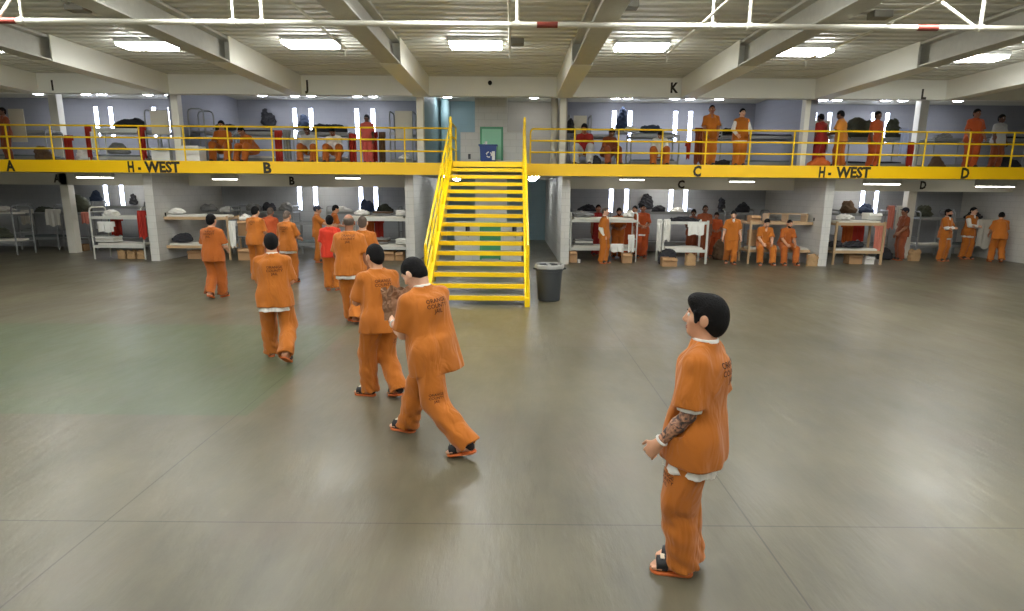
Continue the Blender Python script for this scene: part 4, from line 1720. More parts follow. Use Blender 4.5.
# ---- lower level ----------------------------------------------------------
Y1 = 19.15     # centre line of the front bunks
YB2 = 21.75    # bunks along the back wall
lb = []


def lower(px0, px1, y, label, **k):
    x0, x1 = X(px0, y), X(px1, y)
    return bunk((x0 + x1) / 2, y, 0, label, L=abs(x1 - x0), **k), (x0 + x1) / 2, abs(x1 - x0)


def outfit(x, L, y, what, z0=0., zu=1.32, tint=MATT):
    for lev, txt in what:
        mattress(x, y, z0 + (ZP if lev == 0 else zu), txt, L=L - .16, m=tint)


_, x, L = lower(-44, 22, 20.0, 'steel bunk at the far left edge below letter A, dark bag inside', m=BUNKG)
outfit(x, L, 20.0, [(1, 'pale mattress on the top deck of the bunk at the far left edge'), (0, 'pale mattress on the low deck of the bunk at the far left edge')])
heap(X(2, 20.0), 20.0, .535, .7, .42, .36, OLCLOTH, 'dark green duffel heap on the low deck of the far left bunk', 11)
heap(X(8, 19.9), 19.9, 1.435, .6, .4, .16, SHEET, 'white bedding roll on the top deck of the far left bunk', 12, 'bedding_roll', 'bedding')
_, x, L = lower(26, 63, 21.7, 'grey bunk behind the column lettered A, hung with two pale towels', m=BUNKG)
outfit(x, L, 21.7, [(0, 'mattress on the low deck of the bunk hung with two pale towels')], tint=MATG)
heap(x + .1, 21.7, 1.33, .75, .5, .2, OLCLOTH, 'low dark heap on the bunk with two pale towels', 13)
drape(X(28, 21.25), 21.25, 1.42, .4, .5, MATT, 'pale striped towel hanging on the bunk left of column A', seed=3)
drape(X(54, 21.25), 21.25, 1.42, .5, .55, MATT, 'pale wide towel hanging right beside column A', seed=4)
_, x, L = lower(69, 94, 21.6, 'grey bunk carrying a big dark laundry bag between column A and the white bunk end', m=BUNKG, top=1.35)
heap(X(81, 21.6), 21.6, 1.33, .85, .6, .78, OLCLOTH, 'big dark green laundry bag on the bunk right of column A', 14, 'laundry_bag', 'bag', 4)
drape(X(86, 21.12), 21.12, 1.33, .28, .36, PINKCL, 'small pink-red cloth hanging under the dark laundry bag', seed=5)
carton(X(80, 21.1, 0), 21.1, .0, .5, .35, .22, 'low carton on the floor under the bunk with the laundry bag')
_, x, L = lower(99, 149, 18.95, 'white bunk with a bent tube end, left of the first H-WEST wall', m=BUNKW)
outfit(x, L, 18.95, [(0, 'white mattress on the low deck of the bunk left of the H-WEST wall')])
heap(X(112, 18.85), 18.85, 1.33, .42, .5, .22, SHEET, 'crumpled white pillow on the top deck beside the bent tube end', 15, 'pillow', 'pillow')
folded(X(107, 18.85), 18.85, .535, .6, .45, 3, [SHEET, MATT], 'folded white bedding on the low deck beside the bent tube end')
drape(X(106, 18.52), 18.52, 1.15, .5, .28, SHEET, 'short white cloth hanging below the top deck at the bent tube end', seed=6)
drape(X(117, 19.4), 19.4, 1.28, .35, .6, REDCL, 'red garment hanging inside the white bunk, near its bent tube end', name='hanging_garment', cat='clothes', seed=7)
drape(X(143, 18.5), 18.5, 1.5, .26, .82, REDCL, 'tall red garment hanging against the H-WEST wall end', name='hanging_garment', cat='clothes', seed=8)
heap(X(98.5, 20.9), 20.9, 1.75, .4, .4, .42, NCLOTH, 'navy blue bundle high beside the slit window above the white bunk', 16, 'hanging_bag', 'bag', 3)
_, x, L = lower(101, 152, 21.7, 'grey bunk along the back wall under the slit windows left of H-WEST', m=BUNKG, zu=1.55, top=1.75)
for i, px in enumerate((122.5, 132, 141.5)):
    paper_bag(X(px, 18.75, 0), 18.75, 0, 'brown paper bag on the floor under the white bunk, %s of three' % ('leftmost', 'middle', 'rightmost')[i], s=.8, rz=4 * i, seed=20 + i)
# bay B
_, x, L = lower(170, 233, 19.0, 'tan-edged bunk against the H-WEST wall in bay B, dark bundle on its low deck', m=BUNKT, style='post')
outfit(x, L, 19.0, [(1, 'white mattress on the top deck of the tan-edged bunk in bay B'), (0, 'white mattress on the low deck of the tan-edged bunk in bay B')])
heap(X(178, 18.95), 18.95, 1.435, .5, .5, .16, SHEET, 'white pillow at the wall end of the tan-edged bunk in bay B', 17, 'pillow', 'pillow')
heap(X(181, 18.95), 18.95, .535, .62, .5, .34, DCLOTH, 'black bundle of clothes on the low deck of the bunk in bay B', 18)
heap(X(210, 20.9), 20.9, 1.435, .55, .45, .3, GCLOTH, 'grey rumpled blanket above the tan-edged bunk in bay B', 19, 'blanket', 'blanket')
heap(X(227, 20.9), 20.9, 1.42, .42, .4, .22, SHEET, 'white crumpled sheet beside the grey rumpled blanket in bay B', 29, 'sheet', 'bedding')
_, x, L = lower(197, 236, 20.9, 'grey bunk behind the tan-edged bunk in bay B', m=BUNKG)
carton(X(197, 19.0, 0), 19.0, 0, .42, .34, .26, 'brown carton under the tan-edged bunk in bay B')
carton(X(246, 19.3, 1), 19.3, .725, .42, .34, .48, 'tall brown carton standing on the shelf behind the men in bay B', open_=False)
sh = empty('shelf_table', (X(251, 19.3), 19.3, 0))
tag(sh, 'low grey shelf table under the tall brown carton in bay B', 'table')
MB().span(-.38, .38, -.28, .28, .68, .72).build('table_top', BUNKG, sh, bevel=.005)
for sx in (-1, 1):
    for sy in (-1, 1):
        MB().span(sx * .34 - .02, sx * .34 + .02, sy * .24 - .02, sy * .24 + .02, 0, .68).build('leg', BUNKG, sh)
heap(X(246, 19.3), 19.3, 1.215, .36, .3, .2, SHEET, 'crumpled white laundry on top of the tall brown carton', 30)
drape(X(232.5, 18.55), 18.55, 1.2, .26, .78, SHEET, 'white towel hanging at the right end of the tan-edged bunk', seed=9, taper=.3)
carton(X(247, 18.7, 0), 18.7, 0, .42, .34, .36, 'kraft carton on the floor beside the white towel in bay B')
_, x, L = lower(243, 296, 21.7, 'grey bunk along the back wall left of the slit windows in bay B', m=BUNKG, zu=1.42)
for i, (px, mm, w_) in enumerate(((255, GCLOTH, .5), (270, DCLOTH, .42), (286, GCLOTH, .5))):
    heap(X(px, 21.6), 21.6, 1.43, w_, .5, .34, mm, ('grey bundle behind the man facing the bunk in bay B', 'dark bundle under the hung jacket, back of bay B', 'grey and white laundry bag beside the lettered-B slit window')[i], 31 + i)
_, x, L = lower(297, 330, 20.2, 'grey post bunk used as a table below the slit windows in bay B', m=BUNKG, style='post', zu=1.12)
mattress(x, 20.2, ZP, 'grey mattress on the low deck of the post bunk under the slit windows', L=L - .16, m=MATG)
_, x, L = lower(351, 408, 19.1, 'white bunk beside the stair alcove wall in bay B', m=BUNKW, style='post')
outfit(x, L, 19.1, [(1, 'white mattress on the top deck of the bunk beside the alcove wall'), (0, 'white mattress on the low deck of the bunk beside the alcove wall')])
heap(X(362, 19.1), 19.1, 1.435, .5, .45, .16, SHEET, 'white crumpled sheet on the bunk beside the alcove wall', 34, 'sheet', 'bedding')
folded(X(383, 19.1), 19.1, 1.435, .6, .5, 2, [GCLOTH, BRCLOTH], 'folded grey-brown blankets on the bunk beside the alcove wall')
folded(X(402, 19.0), 19.0, 1.435, .34, .45, 3, [SHEET], 'folded white sheets at the end of the bunk beside the alcove wall')
folded(X(402, 19.0), 19.0, .535, .4, .45, 3, [SHEET], 'folded white sheets on the low deck beside the alcove wall')
folded(X(381, 19.1), 19.1, .535, .5, .5, 3, [GCLOTH, BRCLOTH], 'folded brown blankets on the low deck beside the alcove wall')
for i, (px, mm) in enumerate(((370, ORCL), (379, REDCL))):
    drape(X(px, 19.62), 19.62, 1.26, .28, .58, mm, ('orange garment hanging behind the bunk beside the alcove wall', 'red garment hanging behind the bunk beside the alcove wall')[i], name='hanging_garment', cat='clothes', seed=40 + i)
carton(X(389, 18.95, 0), 18.95, 0, .4, .34, .28, 'brown carton under the bunk beside the alcove wall, left of two')
carton(X(400, 18.95, 0), 18.95, 0, .26, .3, .26, 'brown carton under the bunk beside the alcove wall, right of two')
_, x, L = lower(330, 400, 21.7, 'grey bunk along the back wall under the slit windows nearest the stairs, left', m=BUNKG, zu=1.42)
heap(X(368, 21.6), 21.6, 1.43, .5, .5, .55, NCLOTH, 'blue-grey laundry bag between the slit windows left of the alcove', 42, 'laundry_bag', 'bag', 3)
heap(X(385, 21.6), 21.6, 1.43, .6, .45, .36, OLCLOTH, 'dark domed bundle right of the slit windows left of the alcove', 43)
heap(X(343, 21.6), 21.6, 1.43, .7, .45, .22, SHEET, 'white bedding behind the two men walking together', 44, 'bedding_roll', 'bedding')
# bay C
_, x, L = lower(569, 634, 19.35, 'white bunk with a bent tube end, right of the alcove wall in bay C', m=BUNKW, top=1.55)
outfit(x, L, 19.35, [(1, 'white mattress on the top deck of the bunk right of the alcove'), (0, 'green-grey mattress on the low deck of the bunk right of the alcove')])
heap(X(583, 19.3), 19.3, 1.435, .7, .5, .2, GCLOTH, 'grey and black bedding on the top deck right of the alcove', 45, 'bedding_roll', 'bedding')
heap(X(627, 19.2), 19.2, 1.435, .34, .4, .2, SHEET, 'white pillow against the bent tube end in bay C', 46, 'pillow', 'pillow')
folded(X(583, 19.3), 19.3, .535, .6, .5, 3, [GCLOTH, SHEET], 'folded grey and white bedding on the low deck right of the alcove')
drape(X(617, 18.89), 18.89, .55, .4, .22, SHEET, 'white cloth drooping from the low deck in bay C', seed=10)
drape(X(631, 18.92), 18.92, .84, .2, .5, SHEET, 'white towel hanging at the bent tube end in bay C', seed=11)
carton(X(572.5, 18.75, 0), 18.75, 0, .24, .24, .34, 'small brown carton on the floor right of the alcove wall')
carton(X(626, 18.7, 0), 18.7, 0, .3, .3, .3, 'tan carton on the floor under the bent tube end in bay C')
cu = MB().lathe([(.035, 0), (.045, .11), (.041, .11), (.032, .01)], n=16).build('paper_cup', SHEET, smooth=True)
cu.location = (X(578.5, 18.6, 0), 18.6, 0)
tag(cu, 'white cup on the floor next to the small brown carton', 'cup')
_, x, L = lower(570, 608, 21.7, 'grey bunk along the back wall behind the man in red, bay C', m=BUNKG, zu=1.5)
heap(X(587, 21.6), 21.6, 1.51, .8, .5, .25, DCLOTH, 'long black clothes heap on the back bunk right of the alcove', 47)
_, x, L = lower(640, 690, 21.7, 'grey bunk along the back wall under the letter C', m=BUNKG, zu=1.5)
heap(X(657, 21.6), 21.6, 1.51, .5, .4, .24, DCLOTH, 'small black bundle left of the slit windows under letter C', 48)
heap(X(676, 21.6), 21.6, 1.51, .5, .4, .18, SHEET, 'white bundle below the slit windows under letter C', 49)
_, x, L = lower(660, 703, 18.95, 'white post bunk with towels and a paper bag before it, bay C', m=BUNKW, style='post', zu=1.3)
mattress(x, 18.95, ZP, 'white mattress on the low deck of the bunk hung with towels', L=L - .16)
heap(x, 18.95, 1.31, .9, .5, .14, DCLOTH, 'black clothes spread on top of the bunk hung with towels', 50)
drape(X(666, 18.5), 18.5, 1.36, .2, .62, SHEET, 'narrow cream towel hanging at the left of the towel bunk', seed=12)
drape(X(658.5, 18.5), 18.5, 1.36, .14, .95, SHEET, 'long white sheet hanging at the left post of the towel bunk', seed=13, name='hanging_sheet', cat='sheet')
drape(X(695, 18.48), 18.48, 1.28, .5, .36, SHEET, 'white towel hanging from the right half of the towel bunk', seed=14)
heap(X(667, 18.3, .2), 18.32, .0, .55, .36, .5, DCLOTH, 'black duffel on the floor below the cream towel', 51, 'duffel_bag', 'bag')
carton(X(665, 17.95, 0), 17.95, 0, .26, .26, .26, 'brown carton on the floor in front of the black duffel, left one')
carton(X(672.5, 17.95, 0), 17.95, 0, .18, .24, .24, 'brown carton on the floor in front of the black duffel, right one')
paper_bag(X(689.5, 18.2, 0), 18.2, 0, 'brown paper bag on the floor before the towel bunk', s=1.05, rz=8, seed=52)
_, x, L = lower(745, 808, 19.15, 'tan post bunk where the two seated men sit, bay C', m=BUNKT, style='post', zu=1.3)
mattress(x, 19.15, ZP, 'white mattress on the low deck under the two seated men', L=L - .16)
cr = empty('wooden_crate', (X(783, 19.1), 19.1, 1.305))
tag(cr, 'open tan wooden rack lying on top of the tan bunk', 'rack')
for sx in (-.62, 0, .62):
    MB().span(sx - .02, sx + .02, -.2, .2, 0, .28).build('upright', BUNKT, cr)
for yy in (-.18, .18):
    MB().span(-.64, .64, yy - .012, yy + .012, .255, .28).build('slat', BUNKT, cr)
carton(X(752, 19.1), 19.1, 1.305, .3, .3, .2, 'small brown carton on the left end of the tan bunk top')
carton(X(753, 19.15, .6), 19.2, .535, .3, .3, .5, 'tall brown carton on the low deck at the left end of the tan bunk')
_, x, L = lower(720, 748, 21.6, 'grey bunk along the back wall behind the walking man in bay C', m=BUNKG, zu=1.5)
heap(X(740, 21.6), 21.6, 1.51, .5, .5, .4, DCLOTH, 'black gear piled on the back bunk behind the walking man', 53)
heap(X(719.5, 21.6), 21.6, 1.535, .2, .26, .62, DCLOTH, 'tall dark bundle on the back bunk left of the black gear', 54, n=3)
_, x, L = lower(763, 805, 21.0, 'grey tube bunk behind the seated men, its bent ends showing above', m=BUNKG, zu=1.3, top=1.62)
heap(X(721, 19.8), 19.8, .0, .45, .4, .8, BRCLOTH, 'brown bundle standing behind the walking man', 55, 'duffel_bag', 'bag')
paper_bag(X(812, 18.25, 0), 18.3, 0, 'brown paper bag at the foot of the second H-WEST wall', s=1.05, rz=-12, seed=56)
# bay D
_, x, L = lower(829, 876, 19.0, 'tan-edged post bunk right of the second H-WEST wall', m=BUNKT, style='post', zu=1.3)
outfit(x, L, 19.0, [(0, 'white mattress on the low deck right of the second H-WEST wall'), (1, 'white mattress on the top deck right of the second H-WEST wall')], zu=1.3)
heap(X(835, 18.9), 18.9, .535, .5, .45, .22, DCLOTH, 'black clothes on the low deck next to the second H-WEST wall', 57)
heap(X(854, 18.9), 18.9, .535, .6, .45, .22, DCLOTH, 'black clothes in the middle of the low deck in bay D', 58)
heap(X(842, 18.95), 18.95, 1.415, .5, .5, .16, SHEET, 'white pillow on the top deck right of the second H-WEST wall', 59, 'pillow', 'pillow')
carton(X(869, 19.0), 19.0, 1.415, .42, .36, .2, 'cream carton on the top deck at the tan post', m=SHEET)
for i, (px, mm, dr) in enumerate(((846, ORCL, .6), (857, REDCL, .55), (879, PINKCL, .9))):
    drape(X(px, 19.52), 19.52, 1.25, .36, dr, mm, ('orange garment hanging behind the bunk in bay D', 'red garment hanging behind the bunk in bay D', 'pale red towel hanging right of the bunk in bay D')[i], name='hanging_garment', cat='clothes', seed=60 + i)
carton(X(852, 18.95, 0), 18.95, 0, .42, .34, .3, 'brown carton on the floor under the bunk in bay D')
carton(X(866, 18.95, 0), 18.95, 0, .3, .3, .24, 'white tub on the floor under the bunk in bay D', m=SHEET)
_, x, L = lower(832, 882, 21.7, 'grey bunk along the back wall under the slit windows in bay D', m=BUNKG, zu=1.5)
heap(X(846, 21.6), 21.6, 1.51, .6, .5, .5, BRCLOTH, 'brown laundry bag on the back bunk in bay D', 63, 'laundry_bag', 'bag', 3)
heap(X(864, 21.6), 21.6, 1.51, .5, .5, .4, NCLOTH, 'dark blue clothes heap under the slit windows in bay D', 64)
for i, (px, mm) in enumerate(((887.5, PINKCL), (895.5, SHEET))):
    drape(X(px, 20.9), 20.9, 1.785, .22, .75, mm, ('pale red shirt hanging left of the column lettered D', 'white shirt hanging left of the column lettered D')[i], name='hanging_garment', cat='clothes', seed=65 + i)
rk = empty('clothes_rail', (X(893, 20.9), 20.9, 0))
tag(rk, 'thin grey rail holding two shirts left of the column lettered D', 'rail')
for sx in (-.35, .35):
    MB().tube([(sx, 0, 0), (sx, 0, 1.78)], .014, 8).build('upright', BUNKG, rk, smooth=True)
MB().tube([(-.35, 0, 1.785), (.35, 0, 1.785)], .014, 8).build('crossbar', BUNKG, rk, smooth=True)
heap(X(874, 20.9, .3), 20.3, 0, .5, .5, .42, DCLOTH, 'black duffel on the floor under the two hanging shirts', 66, 'duffel_bag', 'bag')
_, x, L = lower(911, 945, 21.2, 'grey bunk right of the column lettered D', m=BUNKG, zu=1.4)
mattress(x, 21.2, ZP, 'pale mattress on the low deck right of column D', L=L - .16)
heap(X(922, 21.2), 21.2, 1.435, .5, .5, .42, OLCLOTH, 'dark bundle on the bunk right of column D', 67)
_, x, L = lower(944, 986, 21.4, 'grey tube bunk behind the two men with white shirt tails', m=BUNKG, zu=1.35, top=1.7)
mattress(x, 21.4, ZP, 'dark mattress on the low deck behind the men with white shirt tails', L=L - .2, m=MATG)
heap(X(971, 21.4), 21.4, 1.36, .6, .5, .3, DCLOTH, 'black bedding on the bunk behind the man bending right', 68, 'bedding_roll', 'bedding')
drape(X(986, 20.94), 20.94, 1.33, .7, .95, MATT, 'wide pale sheet hanging from the bunk behind the man bending right', seed=69, name='hanging_sheet', cat='sheet')
paper_bag(X(913, 19.9, 0), 19.9, 0, 'brown paper bag at the foot of the column lettered D', s=1.15, rz=5, seed=70)

# ---- upper level ----------------------------------------------------------
YU = 19.3
UH = .97
ZPU = .16


def upper(px0, px1, y, label, **k):
    x0, x1 = X(px0, y, 4), X(px1, y, 4)
    k.setdefault('zu', UH)
    k.setdefault('zl', ZPU)
    k.setdefault('top', k['zu'] + .03)
    bunk((x0 + x1) / 2, y, ZD, label, L=abs(x1 - x0), group='steel bunk beds upstairs', **k)
    return (x0 + x1) / 2, abs(x1 - x0)


def XU(px, y=YU, z=4.1):
    return X(px, y, z)


def board(px0, px1, y, z0, z1, label):
    x0, x1 = XU(px0, y), XU(px1, y)
    t = MB().box((0, 0, 0), (x1 - x0, .03, z1 - z0)).build('hanging_board', mat('cream_board', srgb(204, 198, 180), .6, vary=.03), bevel=.006)
    t.location = ((x0 + x1) / 2, y, (z0 + z1) / 2)
    return tag(t, label, 'board')


x, L = upper(-10, 52, 19.6, 'dark steel bunk upstairs at the far left, left of the column lettered I', m=BUNKG)
mattress(x, 19.6, ZD + ZPU, 'grey mattress on the low deck of the bunk upstairs at far left', L=L - .16, m=MATG)
board(9, 24, 19.17, ZD + .62, ZD + 1.62, 'pale board leaning on the bunk upstairs above the letter A')
heap(X(44, 18.9, 3.4), 18.85, ZD, .55, .4, .5, BRCLOTH, 'brown bundle upstairs left of the column lettered I', 80, 'duffel_bag', 'bag')
x, L = upper(95, 149, 19.35, 'white bunk upstairs under the slit windows above H-WEST, dark bag on top', m=BUNKW)
mattress(x, 19.35, ZD + UH, 'white mattress on the top deck of the bunk upstairs above H-WEST', L=L - .16)
mattress(x, 19.35, ZD + ZPU, 'grey mattress on the low deck of the bunk upstairs above H-WEST', L=L - .16, m=MATG)
heap(XU(126), 19.35, ZD + UH + .115, .95, .5, .34, DCLOTH, 'large black bag on the top deck upstairs above H-WEST', 81, 'laundry_bag', 'bag')
drape(XU(74), 18.95, ZD + .78, .24, .74, REDCL, 'red garment hanging upstairs right of the column lettered I', seed=82, name='hanging_garment', cat='clothes')
heap(X(83, 19.2, 3.3), 19.2, ZD, .5, .45, .55, SHEET, 'white bundle on the upper floor right of the red garment', 83)
drape(XU(95), 18.9, ZD + 1.05, .16, .95, REDCL, 'dark red garment hanging at the left end of the bunk above H-WEST', seed=84, name='hanging_garment', cat='clothes')
drape(XU(101.5), 18.9, ZD + .9, .2, .55, SHEET, 'white towel next to the dark red garment upstairs', seed=85)
heap(XU(117), 19.2, ZD + ZPU + .115, .7, .45, .36, GCLOTH, 'grey blanket heap on the low deck upstairs above H-WEST', 86, 'blanket', 'blanket')
x, L = upper(152, 173, 19.4, 'bunk end upstairs with a cream board, left of the column over H-WEST', m=BUNKG, top=1.62)
board(150, 168, 18.93, ZD + .86, ZD + 1.58, 'cream board on the bunk end upstairs left of the column over H-WEST')
drape(XU(148), 18.9, ZD + 1.1, .2, 1.0, REDCL, 'long red-orange garment hanging beside the cream board over H-WEST', seed=87, name='hanging_garment', cat='clothes')
carton(X(163, 18.7, 3.3), 18.7, ZD, .56, .4, .42, 'white box on the upper floor under the cream board', m=SHEET)
x, L = 0, 0
bunk(-9.72, 19.06, ZD, 'grey tube bunk end upstairs right of the column over H-WEST', 90, .6, .48, .97, 1.62, BUNKG, group='steel bunk beds upstairs', zl=.16)
carton(-9.6, 18.2, ZD, .54, .4, .46, 'white box on the upper floor under the bare tube bunk end', m=SHEET)
x, L = upper(210, 238, 19.98, 'dark bunk upstairs behind the seated man left of letter B', m=BUNKG)
mattress(x, 19.95, ZD + UH, 'dark mattress on the top deck above the seated man left of letter B', L=L - .16, m=MATG)
heap(XU(223, 19.9), 19.9, ZD + UH + .115, .7, .5, .2, DCLOTH, 'black bedding on the top deck above the man left of letter B', 88, 'bedding_roll', 'bedding')
x, L = upper(241, 282, 19.6, 'dark bunk upstairs behind the bent man above letter B', m=BUNKG)
mattress(x, 19.6, ZD + UH, 'dark mattress on the top deck above the bent man over letter B', L=L - .16, m=DCLOTH)
mattress(x, 19.6, ZD + ZPU, 'pale mattress on the low deck behind the bent man over letter B', L=L - .16)
drape(XU(281), 18.95, ZD + .98, .22, .95, REDCL, 'bright red garment hanging upstairs right of the bent man', seed=89, name='hanging_garment', cat='clothes')
drape(XU(289), 19.0, ZD + 1.0, .22, .9, GCLOTH, 'grey towel hanging upstairs left of the slit windows over bay B', seed=90)
x, L = upper(300, 350, 19.6, 'bunk upstairs behind the two seated men in white over bay B', m=BUNKG)
mattress(x, 19.6, ZD + ZPU, 'pale mattress under the two seated men in white upstairs', L=L - .16)
heap(XU(328, 19.6), 19.6, ZD + UH, 1.15, .55, .34, DCLOTH, 'long dark bedding heap on the bunk above the seated men in white', 91, 'bedding_roll', 'bedding')
heap(XU(303, 21.4), 21.4, ZD + 1.31, .4, .42, .55, NCLOTH, 'blue bag between the slit windows upstairs over bay B', 92, 'laundry_bag', 'bag', 3)
x2, L2 = upper(296, 312, 21.5, 'small bunk end upstairs below the blue bag between slit windows', m=BUNKG, zu=1.29, top=1.45)
drape(XU(354), 18.95, ZD + .9, .22, .85, REDCL, 'bright red garment hanging upstairs left of the standing man near the stairs', seed=93, name='hanging_garment', cat='clothes')
drape(XU(375), 18.95, ZD + .95, .22, .9, CLO['crimson'], 'crimson garment hanging upstairs right of the standing man near the stairs', seed=94, name='hanging_garment', cat='clothes')
x, L = upper(391, 413, 19.4, 'bunk upstairs with a cream board beside the teal alcove', m=BUNKG, top=1.62)
board(394, 411, 18.95, ZD + .8, ZD + 1.62, 'cream board on the bunk upstairs beside the teal alcove')
heap(XU(403, 19.4), 19.4, ZD + ZPU, .42, .45, .2, SHEET, 'white sheets on the low deck upstairs beside the teal alcove', 95, 'sheet', 'bedding')
drape(XU(383), 18.95, ZD + .95, .2, .9, BRCLOTH, 'brown garment hanging upstairs left of the cream board at the alcove', seed=96, name='hanging_garment', cat='clothes')
x, L = upper(567, 588, 19.4, 'bunk upstairs with a white board just right of the alcove column', m=BUNKG, top=1.55)
board(572, 585, 18.93, ZD + .98, ZD + 1.52, 'white board on the bunk upstairs just right of the alcove column')
heap(XU(569, 18.8), 18.8, ZD + UH + .02, .28, .3, .5, DCLOTH, 'black jacket at the left of the white board upstairs', 97, 'hanging_jacket', 'clothes', 3)
x, L = upper(589, 612, 19.6, 'grey bunk upstairs left of the slit windows over bay C', m=BUNKG)
heap(X(594, 18.6, 3.3), 18.6, ZD, .4, .34, .34, DCLOTH, 'black bag on the upper floor left of the slit windows over bay C', 98, 'duffel_bag', 'bag')
x, L = upper(628, 675, 19.5, 'bunk upstairs behind the seated man in white over bay C', m=BUNKG)
mattress(x, 19.5, ZD + UH, 'grey mattress on the top deck behind the man in white over bay C', L=L - .16, m=MATG)
mattress(x, 19.5, ZD + ZPU, 'grey mattress under the man in white over bay C', L=L - .16, m=MATG)
heap(XU(650, 19.5), 19.5, ZD + UH + .115, .8, .5, .24, NCLOTH, 'dark blue bedding on the top deck over bay C', 99, 'bedding_roll', 'bedding')
heap(XU(630, 19.5), 19.5, ZD + UH + .115, .4, .45, .2, SHEET, 'white pillow at the left of the dark blue bedding upstairs', 100, 'pillow', 'pillow')
heap(XU(620, 21.4), 21.4, ZD + 1.31, .4, .42, .85, NCLOTH, 'tall blue bag between the slit windows upstairs over bay C', 101, 'laundry_bag', 'bag', 3)
x2, L2 = upper(612, 628, 21.5, 'small bunk end upstairs below the tall blue bag', m=BUNKG, zu=1.29, top=1.45)
drape(XU(684), 18.9, ZD + .75, .18, .5, REDCL, 'red cloth hanging upstairs below the slit windows over letter C', seed=102, taper=.4)
drape(XU(694), 18.9, ZD + 1.15, .26, 1.05, CLO['brownish'], 'dark red-brown garment hanging left of the standing man over letter C', seed=103, name='hanging_garment', cat='clothes')
x, L = upper(716, 789, 19.7, 'long dark bunk row upstairs behind the man in white sleeves', m=BUNKG, top=1.4)
mattress(x, 19.7, ZD + UH, 'dark mattress on the top deck behind the man in white sleeves', L=L - .16, m=DCLOTH)
mattress(x, 19.7, ZD + ZPU, 'grey mattress on the low deck behind the man in white sleeves', L=L - .16, m=MATG)
heap(XU(728, 19.7), 19.7, ZD + UH + .115, .6, .5, .2, DCLOTH, 'black bedding left of the man in white sleeves upstairs', 104, 'bedding_roll', 'bedding')
heap(X(718, 19.0, 3.2), 18.95, ZD, .6, .4, .22, DCLOTH, 'black bag on the upper floor between the two men at the rail', 105, 'duffel_bag', 'bag')
x, L = upper(808, 830, 19.5, 'bunk upstairs with a white sheet beside the column over H-WEST on the right', m=BUNKG)
board(813, 828, 19.08, ZD + .55, ZD + 1.45, 'white board on the bunk upstairs right of the column over the right H-WEST')
heap(X(818, 18.0, 3.2), 18.0, ZD, .7, .4, .34, ORCL, 'orange clothes on the upper floor below the white board at right', 106)
x, L = upper(842, 900, 19.9, 'dark bunk upstairs under the slit windows over the right WEST letters', m=BUNKG)
mattress(x, 19.9, ZD + ZPU, 'dark mattress on the low deck over the right WEST letters', L=L - .16, m=DCLOTH)
heap(XU(859, 19.8), 19.8, ZD + UH, 1.0, .6, .75, OLCLOTH, 'mound of dark green bags on the bunk over the right WEST letters', 107, 'laundry_bag', 'bag', 6)
heap(XU(892, 19.8), 19.8, ZD + UH, .5, .55, .75, OLCLOTH, 'dark green bag right of the last slit window upstairs', 108, 'laundry_bag', 'bag', 4)
drape(XU(902.5, 19.2), 19.2, ZD + 1.2, .27, .8, mat('pale_blue_cloth', srgb(178, 190, 222), .9, bump=.3), 'pale blue shirt hanging upstairs left of the column lettered L', seed=109, name='hanging_garment', cat='clothes')
drape(XU(910.5, 19.2), 19.2, ZD + .8, .2, .72, REDCL, 'red garment hanging upstairs at the column lettered L', seed=110, name='hanging_garment', cat='clothes')
x, L = upper(926, 966, 20.0, 'grey bunk upstairs right of the column lettered L', m=BUNKG)
heap(XU(940, 19.9), 19.9, ZD + UH, .6, .5, .2, GCLOTH, 'grey bedding on the bunk right of the column lettered L', 111, 'bedding_roll', 'bedding')
heap(X(932, 19.5, 3.3), 19.3, ZD, .5, .4, .45, BRCLOTH, 'brown bundle on the upper floor right of the column lettered L', 112, 'duffel_bag', 'bag')
x, L = upper(985, 1035, 19.9, 'grey tube bunk upstairs at the far right edge', m=BUNKG)
mattress(x, 19.9, ZD + UH, 'dark mattress on the top deck upstairs at the far right edge', L=L - .16, m=DCLOTH)
heap(X(1005, 19.3, 3.3), 19.2, ZD, .8, .45, .5, DCLOTH, 'dark bags on the upper floor at the far right edge', 113, 'duffel_bag', 'bag')
# dark jackets hung on the walls
for px, py, y, s_, lb2 in ((268, 117, BACK - .12, .5, 'dark jacket hung on the upper back wall above letter B'), (285, 200, 22.3, .0, ''), (650 - 4, 201, BACK - .12, .52, 'dark jacket hung on the lower back wall left of letter C')):
    if not lb2:
        continue
    p_ = at(px, py, y)
    heap(p_.x, p_.y, p_.z - .3, .55, .2, s_ + .1, DCLOTH, lb2, int(px), 'hanging_jacket', 'clothes', 5)
p_ = at(133, 199, BACK - .1)
heap(p_.x, p_.y, p_.z - .2, .3, .16, .4, DCLOTH, 'small dark hat hung on the back wall right of two slit windows', 133, 'hanging_hat', 'clothes', 3)
for i, (px, py) in enumerate(((218.5 / 1 * 0 + 162.2, 214.5), (813.5, 219.5))):
    side = (-10.95, 9.5)[i]
    yy = 18.72
    t = MB().span(-.006, .006, -.03, .03, -.05, .05).build('wall_switch_plate', DARK, bevel=.002)
    t.location = (side + (.006 if i == 0 else -.006), yy, 1.42)
    tag(t, 'small dark switch plate on the %s H-WEST wall' % ('first', 'second')[i], 'switch')
